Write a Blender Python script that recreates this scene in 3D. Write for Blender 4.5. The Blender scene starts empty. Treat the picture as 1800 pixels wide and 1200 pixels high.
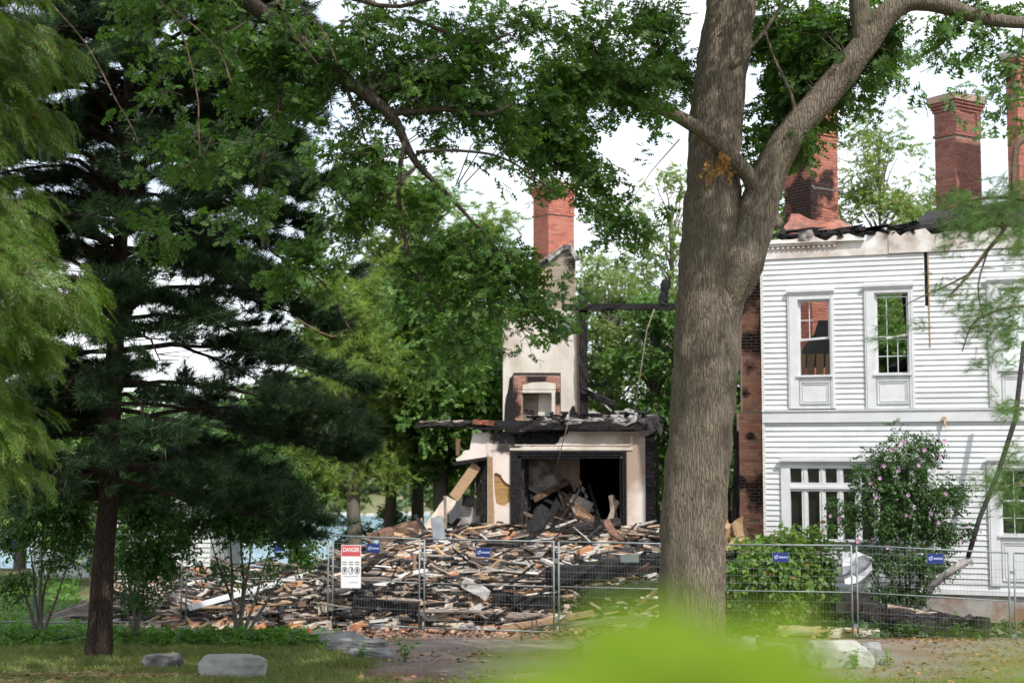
import bpy, math, random
import numpy as np
from mathutils import Vector, Matrix, noise
from mathutils.geometry import tessellate_polygon
random.seed(7); RNG = np.random.default_rng(7)
scene = bpy.context.scene
COL = scene.collection
# ---------------------------------------------------------------- camera, world, sun
F = 2500.0; CX, CY = 900.0, 600.0
PITCH = math.atan(200 / F); CAMZ = 3.4
cam_d = bpy.data.cameras.new('camera'); cam = bpy.data.objects.new('camera', cam_d); COL.objects.link(cam)
cam.location = (0, 0, CAMZ); cam.rotation_euler = (math.pi / 2 + PITCH, 0, 0)
cam_d.sensor_width = 36; cam_d.lens = 36 * F / 1800; cam_d.clip_start = 0.05; cam_d.clip_end = 9000
cam_d.dof.use_dof = True; cam_d.dof.focus_distance = 19.5; cam_d.dof.aperture_fstop = 1.75
scene.camera = cam
scene.render.film_transparent = False
scene.view_settings.view_transform = 'Standard'
try: scene.view_settings.look = 'None'
except Exception: pass
scene.view_settings.exposure = 0.74; scene.view_settings.gamma = 1.0
scene.view_settings.use_curve_mapping = False
scene.cycles.max_bounces = 6; scene.cycles.transparent_max_bounces = 6; scene.cycles.diffuse_bounces = 3
scene.cycles.use_adaptive_sampling = True
SUN_EL = math.radians(52); SUN_AZ = math.radians(28)   # azimuth: to the right of straight behind the camera
sdir = Vector((math.sin(SUN_AZ) * math.cos(SUN_EL), -math.cos(SUN_AZ) * math.cos(SUN_EL), math.sin(SUN_EL)))
sun_d = bpy.data.lights.new('sun', 'SUN'); sun = bpy.data.objects.new('sun', sun_d); COL.objects.link(sun)
sun_d.energy = 3.1; sun_d.angle = math.radians(0.6); sun_d.color = (1.0, 0.955, 0.88)
sun.rotation_euler = sdir.to_track_quat('Z', 'Y').to_euler(); sun.location = (20, -20, 40)

world = bpy.data.worlds.new('World'); scene.world = world; world.use_nodes = True
wn = world.node_tree; wn.nodes.clear()
def N(nt, t, **kw):
    n = nt.nodes.new(t)
    for k, v in kw.items(): setattr(n, k, v)
    return n
sky = N(wn, 'ShaderNodeTexSky', sky_type='NISHITA', sun_disc=False)
sky.sun_elevation = SUN_EL; sky.sun_rotation = math.pi - SUN_AZ; sky.air_density = 1.0; sky.dust_density = 0.6
b1 = N(wn, 'ShaderNodeBackground'); b1.inputs[1].default_value = 0.14
b2 = N(wn, 'ShaderNodeBackground'); b2.inputs[0].default_value = (0.93, 0.96, 1.0, 1); b2.inputs[1].default_value = 0.96
tc = N(wn, 'ShaderNodeTexCoord'); mp = N(wn, 'ShaderNodeMapping'); mp.inputs['Scale'].default_value = (1.6, 1.6, 5.0)
mp.inputs['Location'].default_value = (0.55, 0.2, 0.35)
cn = N(wn, 'ShaderNodeTexNoise'); cn.inputs['Scale'].default_value = 1.7; cn.inputs['Detail'].default_value = 8; cn.inputs['Roughness'].default_value = 0.58
cr = N(wn, 'ShaderNodeMapRange'); cr.inputs[1].default_value = 0.40; cr.inputs[2].default_value = 0.58; cr.inputs[3].default_value = 0.5; cr.clamp = True
mx = N(wn, 'ShaderNodeMixShader'); wo = N(wn, 'ShaderNodeOutputWorld')
L = wn.links.new
L(tc.outputs['Generated'], mp.inputs[0]); L(mp.outputs[0], cn.inputs['Vector']); L(cn.outputs['Fac'], cr.inputs[0])
L(sky.outputs[0], b1.inputs[0]); L(cr.outputs[0], mx.inputs[0]); L(b1.outputs[0], mx.inputs[1]); L(b2.outputs[0], mx.inputs[2]); L(mx.outputs[0], wo.inputs[0])

# ---------------------------------------------------------------- photo measurements -> places
cp, sp = math.cos(PITCH), math.sin(PITCH)
def ray(px, py):
    x = (px - CX) / F; y = (CY - py) / F
    return Vector((x, cp - y * sp, sp + y * cp))
def P(px, py, Y):
    r = ray(px, py); return Vector((0, 0, CAMZ)) + r * (Y / r.y)
GP = [(-60, 2.6), (0, 1.75), (10, 1.05), (19, .46), (22, .33), (26, .1), (28, -.17), (40, -.2), (52, -.6), (60, -5), (95, -23), (6000, -24)]
def prof(y):
    for (a, za), (b, zb) in zip(GP, GP[1:]):
        if y <= b:
            t = max(0, (y - a) / (b - a)); return za + (zb - za) * t
    return GP[-1][1]
def gz(x, y):
    z = sum(prof(y + d) for d in (-1.2, -.6, 0, .6, 1.2)) / 5
    if y < 48: z += 0.05 * noise.noise((x * .35, y * .35, 3.1)) * (1 if x < -2.5 else .4)
    return z
def G(px, Y):
    x = ray(px, 1100).x / ray(px, 1100).y * Y
    return Vector((x, Y, gz(x, Y)))

# ---------------------------------------------------------------- materials
MATS = {}
def newmat(name):
    m = bpy.data.materials.new(name); m.use_nodes = True; nt = m.node_tree; nt.nodes.clear()
    out = N(nt, 'ShaderNodeOutputMaterial'); MATS[name] = m
    return m, nt, out
def mixc(nt, fac, a, b, bt='MIX'):
    n = N(nt, 'ShaderNodeMix', data_type='RGBA', blend_type=bt)
    for s, v in ((n.inputs[0], fac), (n.inputs[6], a), (n.inputs[7], b)):
        if hasattr(v, 'links') or hasattr(v, 'is_output'): nt.links.new(v, s)
        elif isinstance(v, (tuple, list)): s.default_value = (*v[:3], 1)
        else: s.default_value = v
    return n.outputs[2]
def rng_(nt, v, a, b, c=0., d=1.):
    n = N(nt, 'ShaderNodeMapRange'); nt.links.new(v, n.inputs[0])
    n.inputs[1].default_value = a; n.inputs[2].default_value = b; n.inputs[3].default_value = c; n.inputs[4].default_value = d
    return n.outputs[0]
def math_(nt, op, a, b):
    n = N(nt, 'ShaderNodeMath', operation=op)
    for s, v in ((n.inputs[0], a), (n.inputs[1], b)):
        if isinstance(v, (int, float)): s.default_value = v
        else: nt.links.new(v, s)
    return n.outputs[0]
def coords(nt, kind='world', scale=(1, 1, 1)):
    if kind == 'world': src = N(nt, 'ShaderNodeNewGeometry').outputs['Position']
    else: src = N(nt, 'ShaderNodeTexCoord').outputs['Object']
    m = N(nt, 'ShaderNodeMapping'); m.inputs['Scale'].default_value = scale; nt.links.new(src, m.inputs[0])
    return m.outputs[0]
def tnoise(nt, vec, scale, detail=5, rough=.55):
    n = N(nt, 'ShaderNodeTexNoise'); nt.links.new(vec, n.inputs['Vector'])
    n.inputs['Scale'].default_value = scale; n.inputs['Detail'].default_value = detail; n.inputs['Roughness'].default_value = rough
    return n.outputs['Fac']
def rnd(nt):
    a = N(nt, 'ShaderNodeObjectInfo').outputs['Random']; b = N(nt, 'ShaderNodeNewGeometry').outputs['Random Per Island']
    return math_(nt, 'FRACT', math_(nt, 'ADD', a, b), 0)
def finish(nt, out, colour, rough=.8, bump=None, bstr=.3, bdist=.02, metal=0., spec=.3):
    p = N(nt, 'ShaderNodeBsdfPrincipled')
    if isinstance(colour, (tuple, list)): p.inputs['Base Color'].default_value = (*colour[:3], 1)
    else: nt.links.new(colour, p.inputs['Base Color'])
    if isinstance(rough, (int, float)): p.inputs['Roughness'].default_value = rough
    else: nt.links.new(rough, p.inputs['Roughness'])
    p.inputs['Metallic'].default_value = metal; p.inputs['Specular IOR Level'].default_value = spec
    if bump is not None:
        b = N(nt, 'ShaderNodeBump'); b.inputs['Strength'].default_value = bstr; b.inputs['Distance'].default_value = bdist
        nt.links.new(bump, b.inputs['Height']); nt.links.new(b.outputs[0], p.inputs['Normal'])
    nt.links.new(p.outputs[0], out.inputs[0]); return p
def simple(name, c1, c2=None, scale=6, st=(1, 1, 1), rough=.8, bstr=.3, bdist=.01, kind='world', var=0., metal=0., spec=.3, lo=.35, hi=.65, soot=None, c3=None):
    """two-tone noise material; var = per-piece brightness spread; soot = list of (centre, radius)"""
    m, nt, out = newmat(name); c2 = c2 or tuple(v * .75 for v in c1)
    v = coords(nt, kind, st); n = tnoise(nt, v, scale)
    c = mixc(nt, rng_(nt, n, lo, hi), c1, c2)
    if c3:
        n3 = tnoise(nt, coords(nt, kind, (st[0] * .31, st[1] * .31, st[2] * .31)), scale, 6)
        c = mixc(nt, rng_(nt, n3, .52, .64), c, c3)
    if var:
        r = rnd(nt); c = mixc(nt, 1.0, c, math_(nt, 'ADD', math_(nt, 'MULTIPLY', r, 2 * var), 1 - var), 'MULTIPLY')
    if soot:
        w = coords(nt, 'world'); wn_ = tnoise(nt, w, 1.6, 7, .65); tot = None
        for (ctr, r) in soot:
            d = N(nt, 'ShaderNodeVectorMath', operation='DISTANCE'); nt.links.new(N(nt, 'ShaderNodeNewGeometry').outputs['Position'], d.inputs[0]); d.inputs[1].default_value = tuple(ctr)
            e = math_(nt, 'SUBTRACT', math_(nt, 'ADD', 1.0, math_(nt, 'MULTIPLY', math_(nt, 'SUBTRACT', wn_, .5), 2.2)), math_(nt, 'DIVIDE', d.outputs['Value'], r))
            tot = e if tot is None else math_(nt, 'MAXIMUM', tot, e)
        c = mixc(nt, rng_(nt, tot, 0, .3, 0, .95), c, (.012, .011, .012))
    finish(nt, out, c, rough, n, bstr, bdist, metal, spec)
    return m
def leafmat(name, c1, c2, trans=.35, patch=1.2, c3=None, f3=.9, rough=.45, sat=None):
    m, nt, out = newmat(name)
    r = N(nt, 'ShaderNodeNewGeometry').outputs['Random Per Island']
    c = mixc(nt, r, c1, c2)
    n = tnoise(nt, coords(nt, 'world'), patch, 3)
    c = mixc(nt, rng_(nt, n, .35, .65, 0, .6), c, tuple(v * .65 for v in c1))
    if c3:
        r2 = math_(nt, 'FRACT', math_(nt, 'MULTIPLY', r, 37.7), 0)
        c = mixc(nt, rng_(nt, r2, f3, f3 + .02), c, c3)
    p = N(nt, 'ShaderNodeBsdfPrincipled'); nt.links.new(c, p.inputs['Base Color']); p.inputs['Roughness'].default_value = rough; p.inputs['Specular IOR Level'].default_value = .35
    t = N(nt, 'ShaderNodeBsdfTranslucent'); tcol = mixc(nt, 1.0, c, (1.5, 1.7, .6), 'MULTIPLY'); nt.links.new(tcol, t.inputs[0])
    x = N(nt, 'ShaderNodeMixShader'); x.inputs[0].default_value = trans
    nt.links.new(p.outputs[0], x.inputs[1]); nt.links.new(t.outputs[0], x.inputs[2]); nt.links.new(x.outputs[0], out.inputs[0])
    return m

# ---------------------------------------------------------------- mesh helpers
def tag(o, label=None, cat=None, group=None, kind=None):
    if label: o['label'] = label
    if cat: o['category'] = cat
    if group: o['group'] = group
    if kind: o['kind'] = kind
    return o
def empty(name, loc=(0, 0, 0), rz=0, parent=None):
    o = bpy.data.objects.new(name, None); COL.objects.link(o); o.location = loc; o.rotation_euler = (0, 0, rz); o.empty_display_size = .2
    if parent: o.parent = parent
    return o
def link(name, me, parent=None):
    o = bpy.data.objects.new(name, me); COL.objects.link(o)
    if parent: o.parent = parent
    return o
class MB:
    def __init__(s): s.v = []; s.f = []; s.mi = []; s.sm = []; s.m = 0
    def add(s, vs, fs, smooth=False):
        k = len(s.v); s.v += [tuple(v) for v in vs]
        for f in fs: s.f.append(tuple(i + k for i in f)); s.mi.append(s.m); s.sm.append(smooth)
    def box(s, x0, x1, y0, y1, z0, z1):
        vs = [(x, y, z) for z in (z0, z1) for y in (y0, y1) for x in (x0, x1)]
        s.add(vs, [(0, 2, 3, 1), (4, 5, 7, 6), (0, 1, 5, 4), (2, 6, 7, 3), (0, 4, 6, 2), (1, 3, 7, 5)])
    def obox(s, c, ax, ay, az, jit=0.):
        c = Vector(c); vs = []
        for k in (-1, 1):
            for j in (-1, 1):
                for i in (-1, 1):
                    v = c + ax * i + ay * j + az * k
                    if jit: v += Vector((random.uniform(-jit, jit), random.uniform(-jit, jit), random.uniform(-jit, jit)))
                    vs.append(v)
        s.add(vs, [(0, 2, 3, 1), (4, 5, 7, 6), (0, 1, 5, 4), (2, 6, 7, 3), (0, 4, 6, 2), (1, 3, 7, 5)])
    def beam(s, a, b, w, h, up=Vector((0, 0, 1)), jit=0.):
        a, b = Vector(a), Vector(b); d = (b - a); L_ = d.length; d.normalize()
        side = d.cross(up)
        if side.length < 1e-3: side = d.cross(Vector((0, 1, 0)))
        side.normalize(); u2 = side.cross(d)
        s.obox((a + b) / 2, d * (L_ / 2), side * (w / 2), u2 * (h / 2), jit)
    def rough_beam(s, a, b, w, h, n=6, jit=.03, up=Vector((0, 0, 1))):
        """a timber with n uneven rings"""
        a, b = Vector(a), Vector(b); d = (b - a).normalized(); side = d.cross(up)
        if side.length < 1e-3: side = d.cross(Vector((0, 1, 0)))
        side.normalize(); u2 = side.cross(d); vs = []; fs = []
        prof_ = [(-1, -1), (0, -1.05), (1, -1), (1.05, 0), (1, 1), (0, 1.05), (-1, 1), (-1.05, 0)]
        for i in range(n + 1):
            c = a + (b - a) * (i / n)
            for (p, q) in prof_:
                j = lambda: random.uniform(-jit, jit)
                vs.append(c + side * (p * w / 2 + j()) + u2 * (q * h / 2 + j()) + d * j())
        for i in range(n):
            for k in range(8):
                fs.append((i * 8 + k, i * 8 + (k + 1) % 8, (i + 1) * 8 + (k + 1) % 8, (i + 1) * 8 + k))
        fs.append(tuple(reversed(range(8)))); fs.append(tuple(n * 8 + k for k in range(8)))
        s.add(vs, fs)
    def tube(s, pts, rads, n=8, smooth=True, cap=True, rough=0., seed=0):
        pts = [Vector(p) for p in pts]; vs = []; fs = []
        up = Vector((0, 1, 0)) if abs((pts[1] - pts[0]).normalized().z) > .7 else Vector((0, 0, 1))
        for i, p in enumerate(pts):
            t = (pts[min(i + 1, len(pts) - 1)] - pts[max(i - 1, 0)]).normalized()
            sd = t.cross(up).normalized(); u2 = sd.cross(t)
            for k in range(n):
                a = 2 * math.pi * k / n; r = rads[i] if not isinstance(rads, (int, float)) else rads
                if rough: r *= 1 + rough * noise.noise((math.cos(a) * 2 + seed, math.sin(a) * 2, i * .37)) + (rough * .45 * noise.noise((math.cos(a) * 9, math.sin(a) * 9, i * .5)) if n > 30 else 0)
                vs.append(p + sd * math.cos(a) * r + u2 * math.sin(a) * r)
        for i in range(len(pts) - 1):
            for k in range(n): fs.append((i * n + k, i * n + (k + 1) % n, (i + 1) * n + (k + 1) % n, (i + 1) * n + k))
        if cap: fs.append(tuple(reversed(range(n)))); fs.append(tuple((len(pts) - 1) * n + k for k in range(n)))
        s.add(vs, fs, smooth)
    def prism(s, poly, y0, y1, holes=()):
        """poly (and holes) in (x, z), thickness y0..y1"""
        loops = [[Vector((x, z, 0)) for x, z in pl] for pl in (poly, *holes)]
        tris = tessellate_polygon(loops); flat = [p for l in loops for p in l]
        k = len(flat); vs = [(p.x, y0, p.y) for p in flat] + [(p.x, y1, p.y) for p in flat]; fs = []
        for t in tris:
            a, b, c = [flat[i] for i in t]; ar = (b - a).cross(c - a).z
            t = tuple(t) if ar > 0 else tuple(reversed(t))
            fs.append(t); fs.append(tuple(i + k for i in reversed(t)))
        st = 0
        for l in loops:
            n = len(l)
            for i in range(n): fs.append((st + i, st + i + k, st + (i + 1) % n + k, st + (i + 1) % n))
            st += n
        s.add(vs, fs)
    def mesh(s, name, mats):
        me = bpy.data.meshes.new(name); me.from_pydata(s.v, [], s.f)
        for m in (mats if isinstance(mats, (list, tuple)) else [mats]): me.materials.append(m)
        me.polygons.foreach_set('material_index', s.mi); me.polygons.foreach_set('use_smooth', s.sm); me.update()
        return me
    def build(s, name, mats, parent=None):
        return link(name, s.mesh(name, mats), parent)
def smoothpts(pts, n=4):
    """Catmull-Rom through (Vector, radius) pairs"""
    out = []; q = [pts[0]] + list(pts) + [pts[-1]]
    for i in range(1, len(q) - 2):
        for k in range(n):
            t = k / n; a, b, c, d = [Vector((*q[i + j][0], q[i + j][1])) for j in (-1, 0, 1, 2)]
            v = .5 * ((2 * b) + (c - a) * t + (2 * a - 5 * b + 4 * c - d) * t * t + (3 * b - a - 3 * c + d) * t ** 3)
            out.append((Vector(v[:3]), max(v[3], .002)))
    out.append((Vector(pts[-1][0]), pts[-1][1]))
    return out
def limb(mb, pts, n=10, k=4, rough=0., wob=0.):
    sp_ = smoothpts(pts, k)
    ps = [p + Vector([noise.noise((p.x * 2 + j * 9, p.y * 2, p.z * 2)) * wob for j in range(3)]) for p, r in sp_]
    mb.tube(ps, [r for p, r in sp_], n, rough=rough)
    return ps
def grid_mesh(name, V, Tri, mat, parent=None, smooth=False):
    """big triangle mesh from numpy"""
    me = bpy.data.meshes.new(name); V = np.ascontiguousarray(V, dtype=np.float32); Tri = np.ascontiguousarray(Tri, dtype=np.int32)
    me.vertices.add(len(V)); me.vertices.foreach_set('co', V.ravel())
    me.loops.add(Tri.size); me.loops.foreach_set('vertex_index', Tri.ravel())
    me.polygons.add(len(Tri)); me.polygons.foreach_set('loop_start', np.arange(0, Tri.size, 3, dtype=np.int32))
    try: me.polygons.foreach_set('loop_total', np.full(len(Tri), 3, dtype=np.int32))
    except Exception: pass
    if smooth: me.polygons.foreach_set('use_smooth', np.ones(len(Tri), dtype=bool))
    me.materials.append(mat); me.update(calc_edges=True)
    return link(name, me, parent)
def rotm(yaw, pitch, roll):
    cy, sy, c2, s2, cr_, sr = np.cos(yaw), np.sin(yaw), np.cos(pitch), np.sin(pitch), np.cos(roll), np.sin(roll)
    R = np.empty((len(yaw), 3, 3))
    R[:, 0, 0] = cy * c2; R[:, 0, 1] = cy * s2 * sr - sy * cr_; R[:, 0, 2] = cy * s2 * cr_ + sy * sr
    R[:, 1, 0] = sy * c2; R[:, 1, 1] = sy * s2 * sr + cy * cr_; R[:, 1, 2] = sy * s2 * cr_ - cy * sr
    R[:, 2, 0] = -s2; R[:, 2, 1] = c2 * sr; R[:, 2, 2] = c2 * cr_
    return R
def scatter(name, templ, pos, yaw, pitch, roll, scale, mat, parent=None):
    """copies of small triangle templates (list of (V,T)) at pos; x axis of a template points along yaw/pitch (pitch > 0 = down)"""
    pos = np.asarray(pos, float); n = len(pos); pick = RNG.integers(0, len(templ), n); Vs = []; Ts = []; off = 0
    R = rotm(np.asarray(yaw), np.asarray(pitch), np.asarray(roll)); scale = np.asarray(scale)
    for t, (V, T) in enumerate(templ):
        ix = np.where(pick == t)[0]
        if not len(ix): continue
        W = np.einsum('nij,vj->nvi', R[ix], V) * scale[ix, None, None] + pos[ix, None, :]
        Vs.append(W.reshape(-1, 3)); k = len(V)
        Ts.append((T[None] + (np.arange(len(ix)) * k)[:, None, None]).reshape(-1, 3) + off); off += len(ix) * k
    return grid_mesh(name, np.concatenate(Vs), np.concatenate(Ts), mat, parent)
def transform_t(V, loc, yaw, pitch, roll, s):
    R = rotm(np.array([yaw]), np.array([pitch]), np.array([roll]))[0]; return V @ R.T * s + np.array(loc)
def merge(parts):
    Vs, Ts, o = [], [], 0
    for V, T in parts: Vs.append(V); Ts.append(T + o); o += len(V)
    return np.concatenate(Vs), np.concatenate(Ts)
def oak_leaf():
    V = [(0, 0, 0), (1, 0, -.06)]; T = []
    V += [(.5, .07, .0), (.5, -.07, .0)]; T += [(0, 3, 1), (0, 1, 2)]
    for sg in (1, -1):
        for (a, b, tx, ty) in ((.12, .36, .36, .26), (.34, .62, .62, .36), (.6, .88, .84, .27)):
            k = len(V); V += [(a, 0, .012), (b, 0, .012), (tx, ty * sg, -.05)]; T += [(k, k + 1, k + 2)]
    return np.array(V, float), np.array(T)
def plain_leaf(w=.32):
    V = [(0, 0, 0), (.45, w, .08), (.45, -w, .08), (1, 0, -.05), (.5, 0, 0)]; return np.array(V, float), np.array([(0, 4, 1), (4, 3, 1), (0, 2, 4), (4, 2, 3)])
def dia_leaf(w=.36):
    V = [(0, 0, 0), (.45, w, .1), (.45, -w, .1), (1, 0, 0)]; return np.array(V, float), np.array([(0, 2, 1), (1, 2, 3)])
def sprig(leaf, n, size, length, spread=1.1, droop=.35, thick=.004):
    parts = []
    V = np.array([(0, 0, 0), (0, thick, thick), (0, -thick, thick), (length, 0, 0)], float); parts.append((V, np.array([(0, 1, 3), (0, 3, 2), (1, 2, 3)])))
    for i in range(n):
        t = (i + 1) / n; a = random.uniform(.4, spread) * (1 if i % 2 else -1); s = size * random.uniform(.75, 1.2)
        if i == n - 1: a = random.uniform(-.3, .3)
        parts.append((transform_t(leaf[0], (length * t, 0, 0), a, random.uniform(-.2, droop * 2), random.uniform(-.7, .7), s), leaf[1]))
    return merge(parts)
def tuft(n, length, w=.0035, cone=1.15):
    V = []; T = []
    for i in range(n):
        a = random.uniform(0, 6.283); c = random.uniform(.1, cone); l = length * random.uniform(.75, 1.1); d = Vector((math.cos(c), math.sin(c) * math.cos(a), math.sin(c) * math.sin(a)))
        b = Vector((random.uniform(-.5, .4) * length, 0, 0)); sd = d.cross(Vector((random.uniform(-1, 1), random.uniform(-1, 1), random.uniform(-1, 1)))).normalized() * w
        k = len(V); V += [b - sd, b + sd, b + d * l]; T += [(k, k + 1, k + 2)]
    return np.array([tuple(v) for v in V]), np.array(T)
def spray(n, length):
    """flat feathery conifer spray, tip drooping"""
    V = []; T = []
    def blade(a, b, w):
        d = (b - a).normalized(); sd = d.cross(Vector((0, 0, 1))).normalized() * w; k = len(V)
        V.extend([a - sd, a + sd, b]); T.append((k, k + 1, k + 2))
    P0 = lambda t: Vector((t * length, 0, -.35 * length * t * t))
    for i in range(n):
        t = i / n; sl = length * .42 * (1 - t * .85) * random.uniform(.7, 1.1)
        for sg in (1, -1):
            a = P0(t); b = a + Vector((sl * .75, sg * sl * .75, -.25 * sl * random.uniform(.4, 1.6))); q = b - a
            for k_ in range(3):
                s0 = a + q * (k_ / 3); dd = Vector((q.length * .35, sg * q.length * .1, random.uniform(-.03, .0)))
                blade(s0, s0 + q * .42, .006)
                blade(s0, s0 + dd, .005)
    blade(P0(0), P0(.5), .008); blade(P0(.5), P0(1.08), .007)
    return np.array([tuple(v) for v in V]), np.array(T)
# ---------------------------------------------------------------- material list
M = {}
M['bark_oak'] = None
def bark(name, c1, c2, sc=9, zst=.16, bd=.03):
    m, nt, out = newmat(name)
    v = coords(nt, 'world', (1, 1, zst)); n0 = tnoise(nt, v, sc * .4, 3)
    ad = N(nt, 'ShaderNodeVectorMath', operation='ADD'); nt.links.new(v, ad.inputs[0])
    sv = N(nt, 'ShaderNodeVectorMath', operation='SCALE'); cx_ = N(nt, 'ShaderNodeCombineXYZ'); nt.links.new(n0, cx_.inputs[0]); nt.links.new(n0, cx_.inputs[1])
    nt.links.new(cx_.outputs[0], sv.inputs[0]); sv.inputs['Scale'].default_value = .10; nt.links.new(sv.outputs[0], ad.inputs[1])
    vo = N(nt, 'ShaderNodeTexVoronoi', feature='DISTANCE_TO_EDGE'); nt.links.new(ad.outputs[0], vo.inputs['Vector']); vo.inputs['Scale'].default_value = sc * 2.0
    e = rng_(nt, vo.outputs['Distance'], 0, .16); n1 = tnoise(nt, coords(nt, 'world', (1, 1, .35)), sc * 3.5, 5, .65)
    h = math_(nt, 'ADD', math_(nt, 'MULTIPLY', e, .45), math_(nt, 'MULTIPLY', n1, 1.0))
    big = tnoise(nt, coords(nt, 'world'), .9, 3)
    c = mixc(nt, rng_(nt, h, .45, 1.05), c2, c1); c = mixc(nt, rng_(nt, big, .45, .65, 0, .6), c, (c1[0] * .62, c1[1] * .66, c1[2] * .62))
    finish(nt, out, c, .95, h, 1.0, bd, spec=.1); return m
M['bark_oak'] = bark('bark_oak', (.235, .195, .155), (.095, .075, .058), 17, .11, .02)
M['bark_oak_shaded'] = bark('bark_oak_shaded', (.12, .10, .08), (.05, .04, .032), 17, .15, .02)  # oak bark darkened, shade on the overhead limb put into its colour
M['bark_pine'] = bark('bark_pine', (.075, .055, .045), (.025, .018, .015), 15, .16)
M['bark_grey'] = bark('bark_grey', (.22, .2, .17), (.1, .085, .07), 16, .4, .01)
M['twig'] = simple('twig', (.13, .10, .075), (.07, .055, .04), 20)
M['dead_branch'] = simple('dead_branch', (.17, .12, .085), (.08, .05, .035), 25, bstr=.5)
M['oak_leaf'] = leafmat('oak_leaf', (.066, .145, .036), (.14, .245, .062), .44, .8)
M['oak_dry'] = leafmat('oak_dry', (.42, .22, .07), (.55, .3, .1), .3)
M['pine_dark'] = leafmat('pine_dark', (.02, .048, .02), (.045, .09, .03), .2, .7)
M['pine_near'] = leafmat('pine_near', (.05, .12, .028), (.17, .28, .07), .3, 1.5)
M['hemlock'] = leafmat('hemlock', (.08, .155, .03), (.17, .26, .05), .4, .9, (.2, .13, .04), .93)
M['maple_mid'] = leafmat('maple_mid', (.075, .165, .036), (.15, .26, .06), .4, .35)
M['maple_dark'] = leafmat('maple_dark', (.035, .09, .022), (.07, .15, .035), .3, .35)
M['pine_yellow'] = leafmat('pine_yellow', (.16, .25, .065), (.27, .35, .1), .4, .4, (.34, .22, .08), .96)
M['birch_leaf'] = leafmat('birch_leaf', (.14, .22, .06), (.24, .31, .1), .4, .5, (.4, .25, .07), .94)
M['young_leaf'] = leafmat('young_leaf', (.045, .115, .02), (.085, .18, .032), .3, 1.0)
M['vine_leaf'] = leafmat('vine_leaf', (.09, .18, .03), (.18, .3, .05), .38, 1.6, (.3, .17, .05), .95)
M['rose_leaf'] = leafmat('rose_leaf', (.035, .085, .02), (.07, .14, .035), .28, 1.3)
M['herb_leaf'] = leafmat('herb_leaf', (.08, .19, .03), (.15, .29, .05), .35, .7)
M['near_leaf'] = leafmat('near_leaf', (.27, .39, .05), (.33, .46, .06), .45, 6)
M['petal'] = leafmat('petal', (.46, .22, .45), (.6, .36, .58), .3, 6); 
M['olive_leaf'] = leafmat('olive_leaf', (.12, .17, .055), (.2, .26, .09), .38, .5)
M['far_tree'] = leafmat('far_tree', (.12, .20, .09), (.19, .27, .12), .25, .03, (.3, .22, .14), .92)  # paler than near leaves, distance haze put into the colour
M['white_paint'] = simple('white_paint', (.66, .67, .69), (.57, .58, .60), 2.2, (1, 1, 3), .5, .1, .004, var=.05, c3=(.55, .56, .57))
M['white_trim'] = simple('white_trim', (.65, .66, .68), (.57, .58, .60), 3, (1, 1, 1), .45, .1, .004)
M['dirty_trim'] = simple('dirty_trim', (.72, .71, .70), (.5, .42, .37), 2.6, (1, 1, 1), .6, .2, .01, c3=(.30, .22, .18))
M['char'] = simple('char', (.009, .0085, .009), (.022, .02, .021), 14, (1, 1, 1), .7, .9, .03, spec=.15)
M['char_wood'] = simple('char_wood', (.012, .011, .011), (.05, .044, .042), 9, (1, 1, 3), .7, .8, .02, var=.5, spec=.15)
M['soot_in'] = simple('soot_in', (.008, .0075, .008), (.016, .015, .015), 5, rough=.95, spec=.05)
M['wood_tan'] = simple('wood_tan', (.40, .27, .16), (.27, .17, .10), 10, (1, 1, 6), .8, .4, .008, var=.3)
M['wood_grey'] = simple('wood_grey', (.33, .27, .225), (.16, .125, .105), 10, (1, 1, 6), .85, .4, .008, var=.45)
M['wood_brown'] = simple('wood_brown', (.17, .10, .065), (.07, .042, .03), 10, (1, 1, 6), .85, .4, .008, var=.45)
M['wood_white'] = simple('wood_white', (.62, .60, .58), (.42, .39, .36), 9, (1, 1, 4), .6, .3, .006, var=.25)
M['rubble'] = simple('rubble', (.11, .085, .07), (.03, .026, .024), 5, rough=.95, bstr=1, bdist=.08, c3=(.22, .16, .12))
M['ash'] = simple('ash', (.34, .32, .31), (.07, .065, .065), 5, rough=.95, bstr=1, bdist=.05, lo=.42, hi=.6)
M['plaster'] = simple('plaster', (.62, .575, .52), (.50, .45, .39), 2.6, (1, 1, .45), .9, .5, .015, c3=(.40, .33, .28))
M['plaster_pink'] = simple('plaster_pink', (.70, .63, .58), (.62, .52, .47), 1.3, rough=.8, bstr=.3, c3=(.36, .27, .21), soot=[((-.1, 40, 4.25), .8), ((2.9, 40, 4.6), .5), ((-.9, 40, 4.4), .35)])
M['lath'] = simple('lath', (.50, .31, .13), (.36, .21, .09), 8, (1, 1, 5), .8, var=.15)
M['mortar'] = simple('mortar', (.36, .28, .24), (.24, .18, .15), 12, bstr=.3)
M['mortar_sooty'] = simple('mortar_sooty', (.12, .08, .07), (.22, .15, .125), 1.8, bstr=.3)
M['buff_mortar'] = simple('buff_mortar', (.48, .43, .36), (.38, .33, .27), 12)
M['concrete_cap'] = simple('concrete_cap', (.42, .40, .38), (.30, .28, .26), 6, bstr=.4)
M['copper'] = simple('copper', (.40, .13, .07), (.16, .07, .05), 4.5, rough=.5, bstr=.5, bdist=.03, metal=.25, spec=.5, c3=(.10, .06, .05), lo=.4, hi=.62)
M['roof_black'] = simple('roof_black', (.012, .012, .013), (.03, .028, .028), 7, rough=.8, bstr=.6)
M['steel'] = simple('steel', (.25, .28, .28), (.19, .22, .22), 8, rough=.55, bstr=.1, metal=.3)
M['wire'] = simple('wire', (.24, .27, .27), (.18, .2, .2), 8, rough=.6, metal=.2)
M['sign_white'] = simple('sign_white', (.78, .79, .82), (.74, .75, .78), 3, rough=.4)
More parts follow.
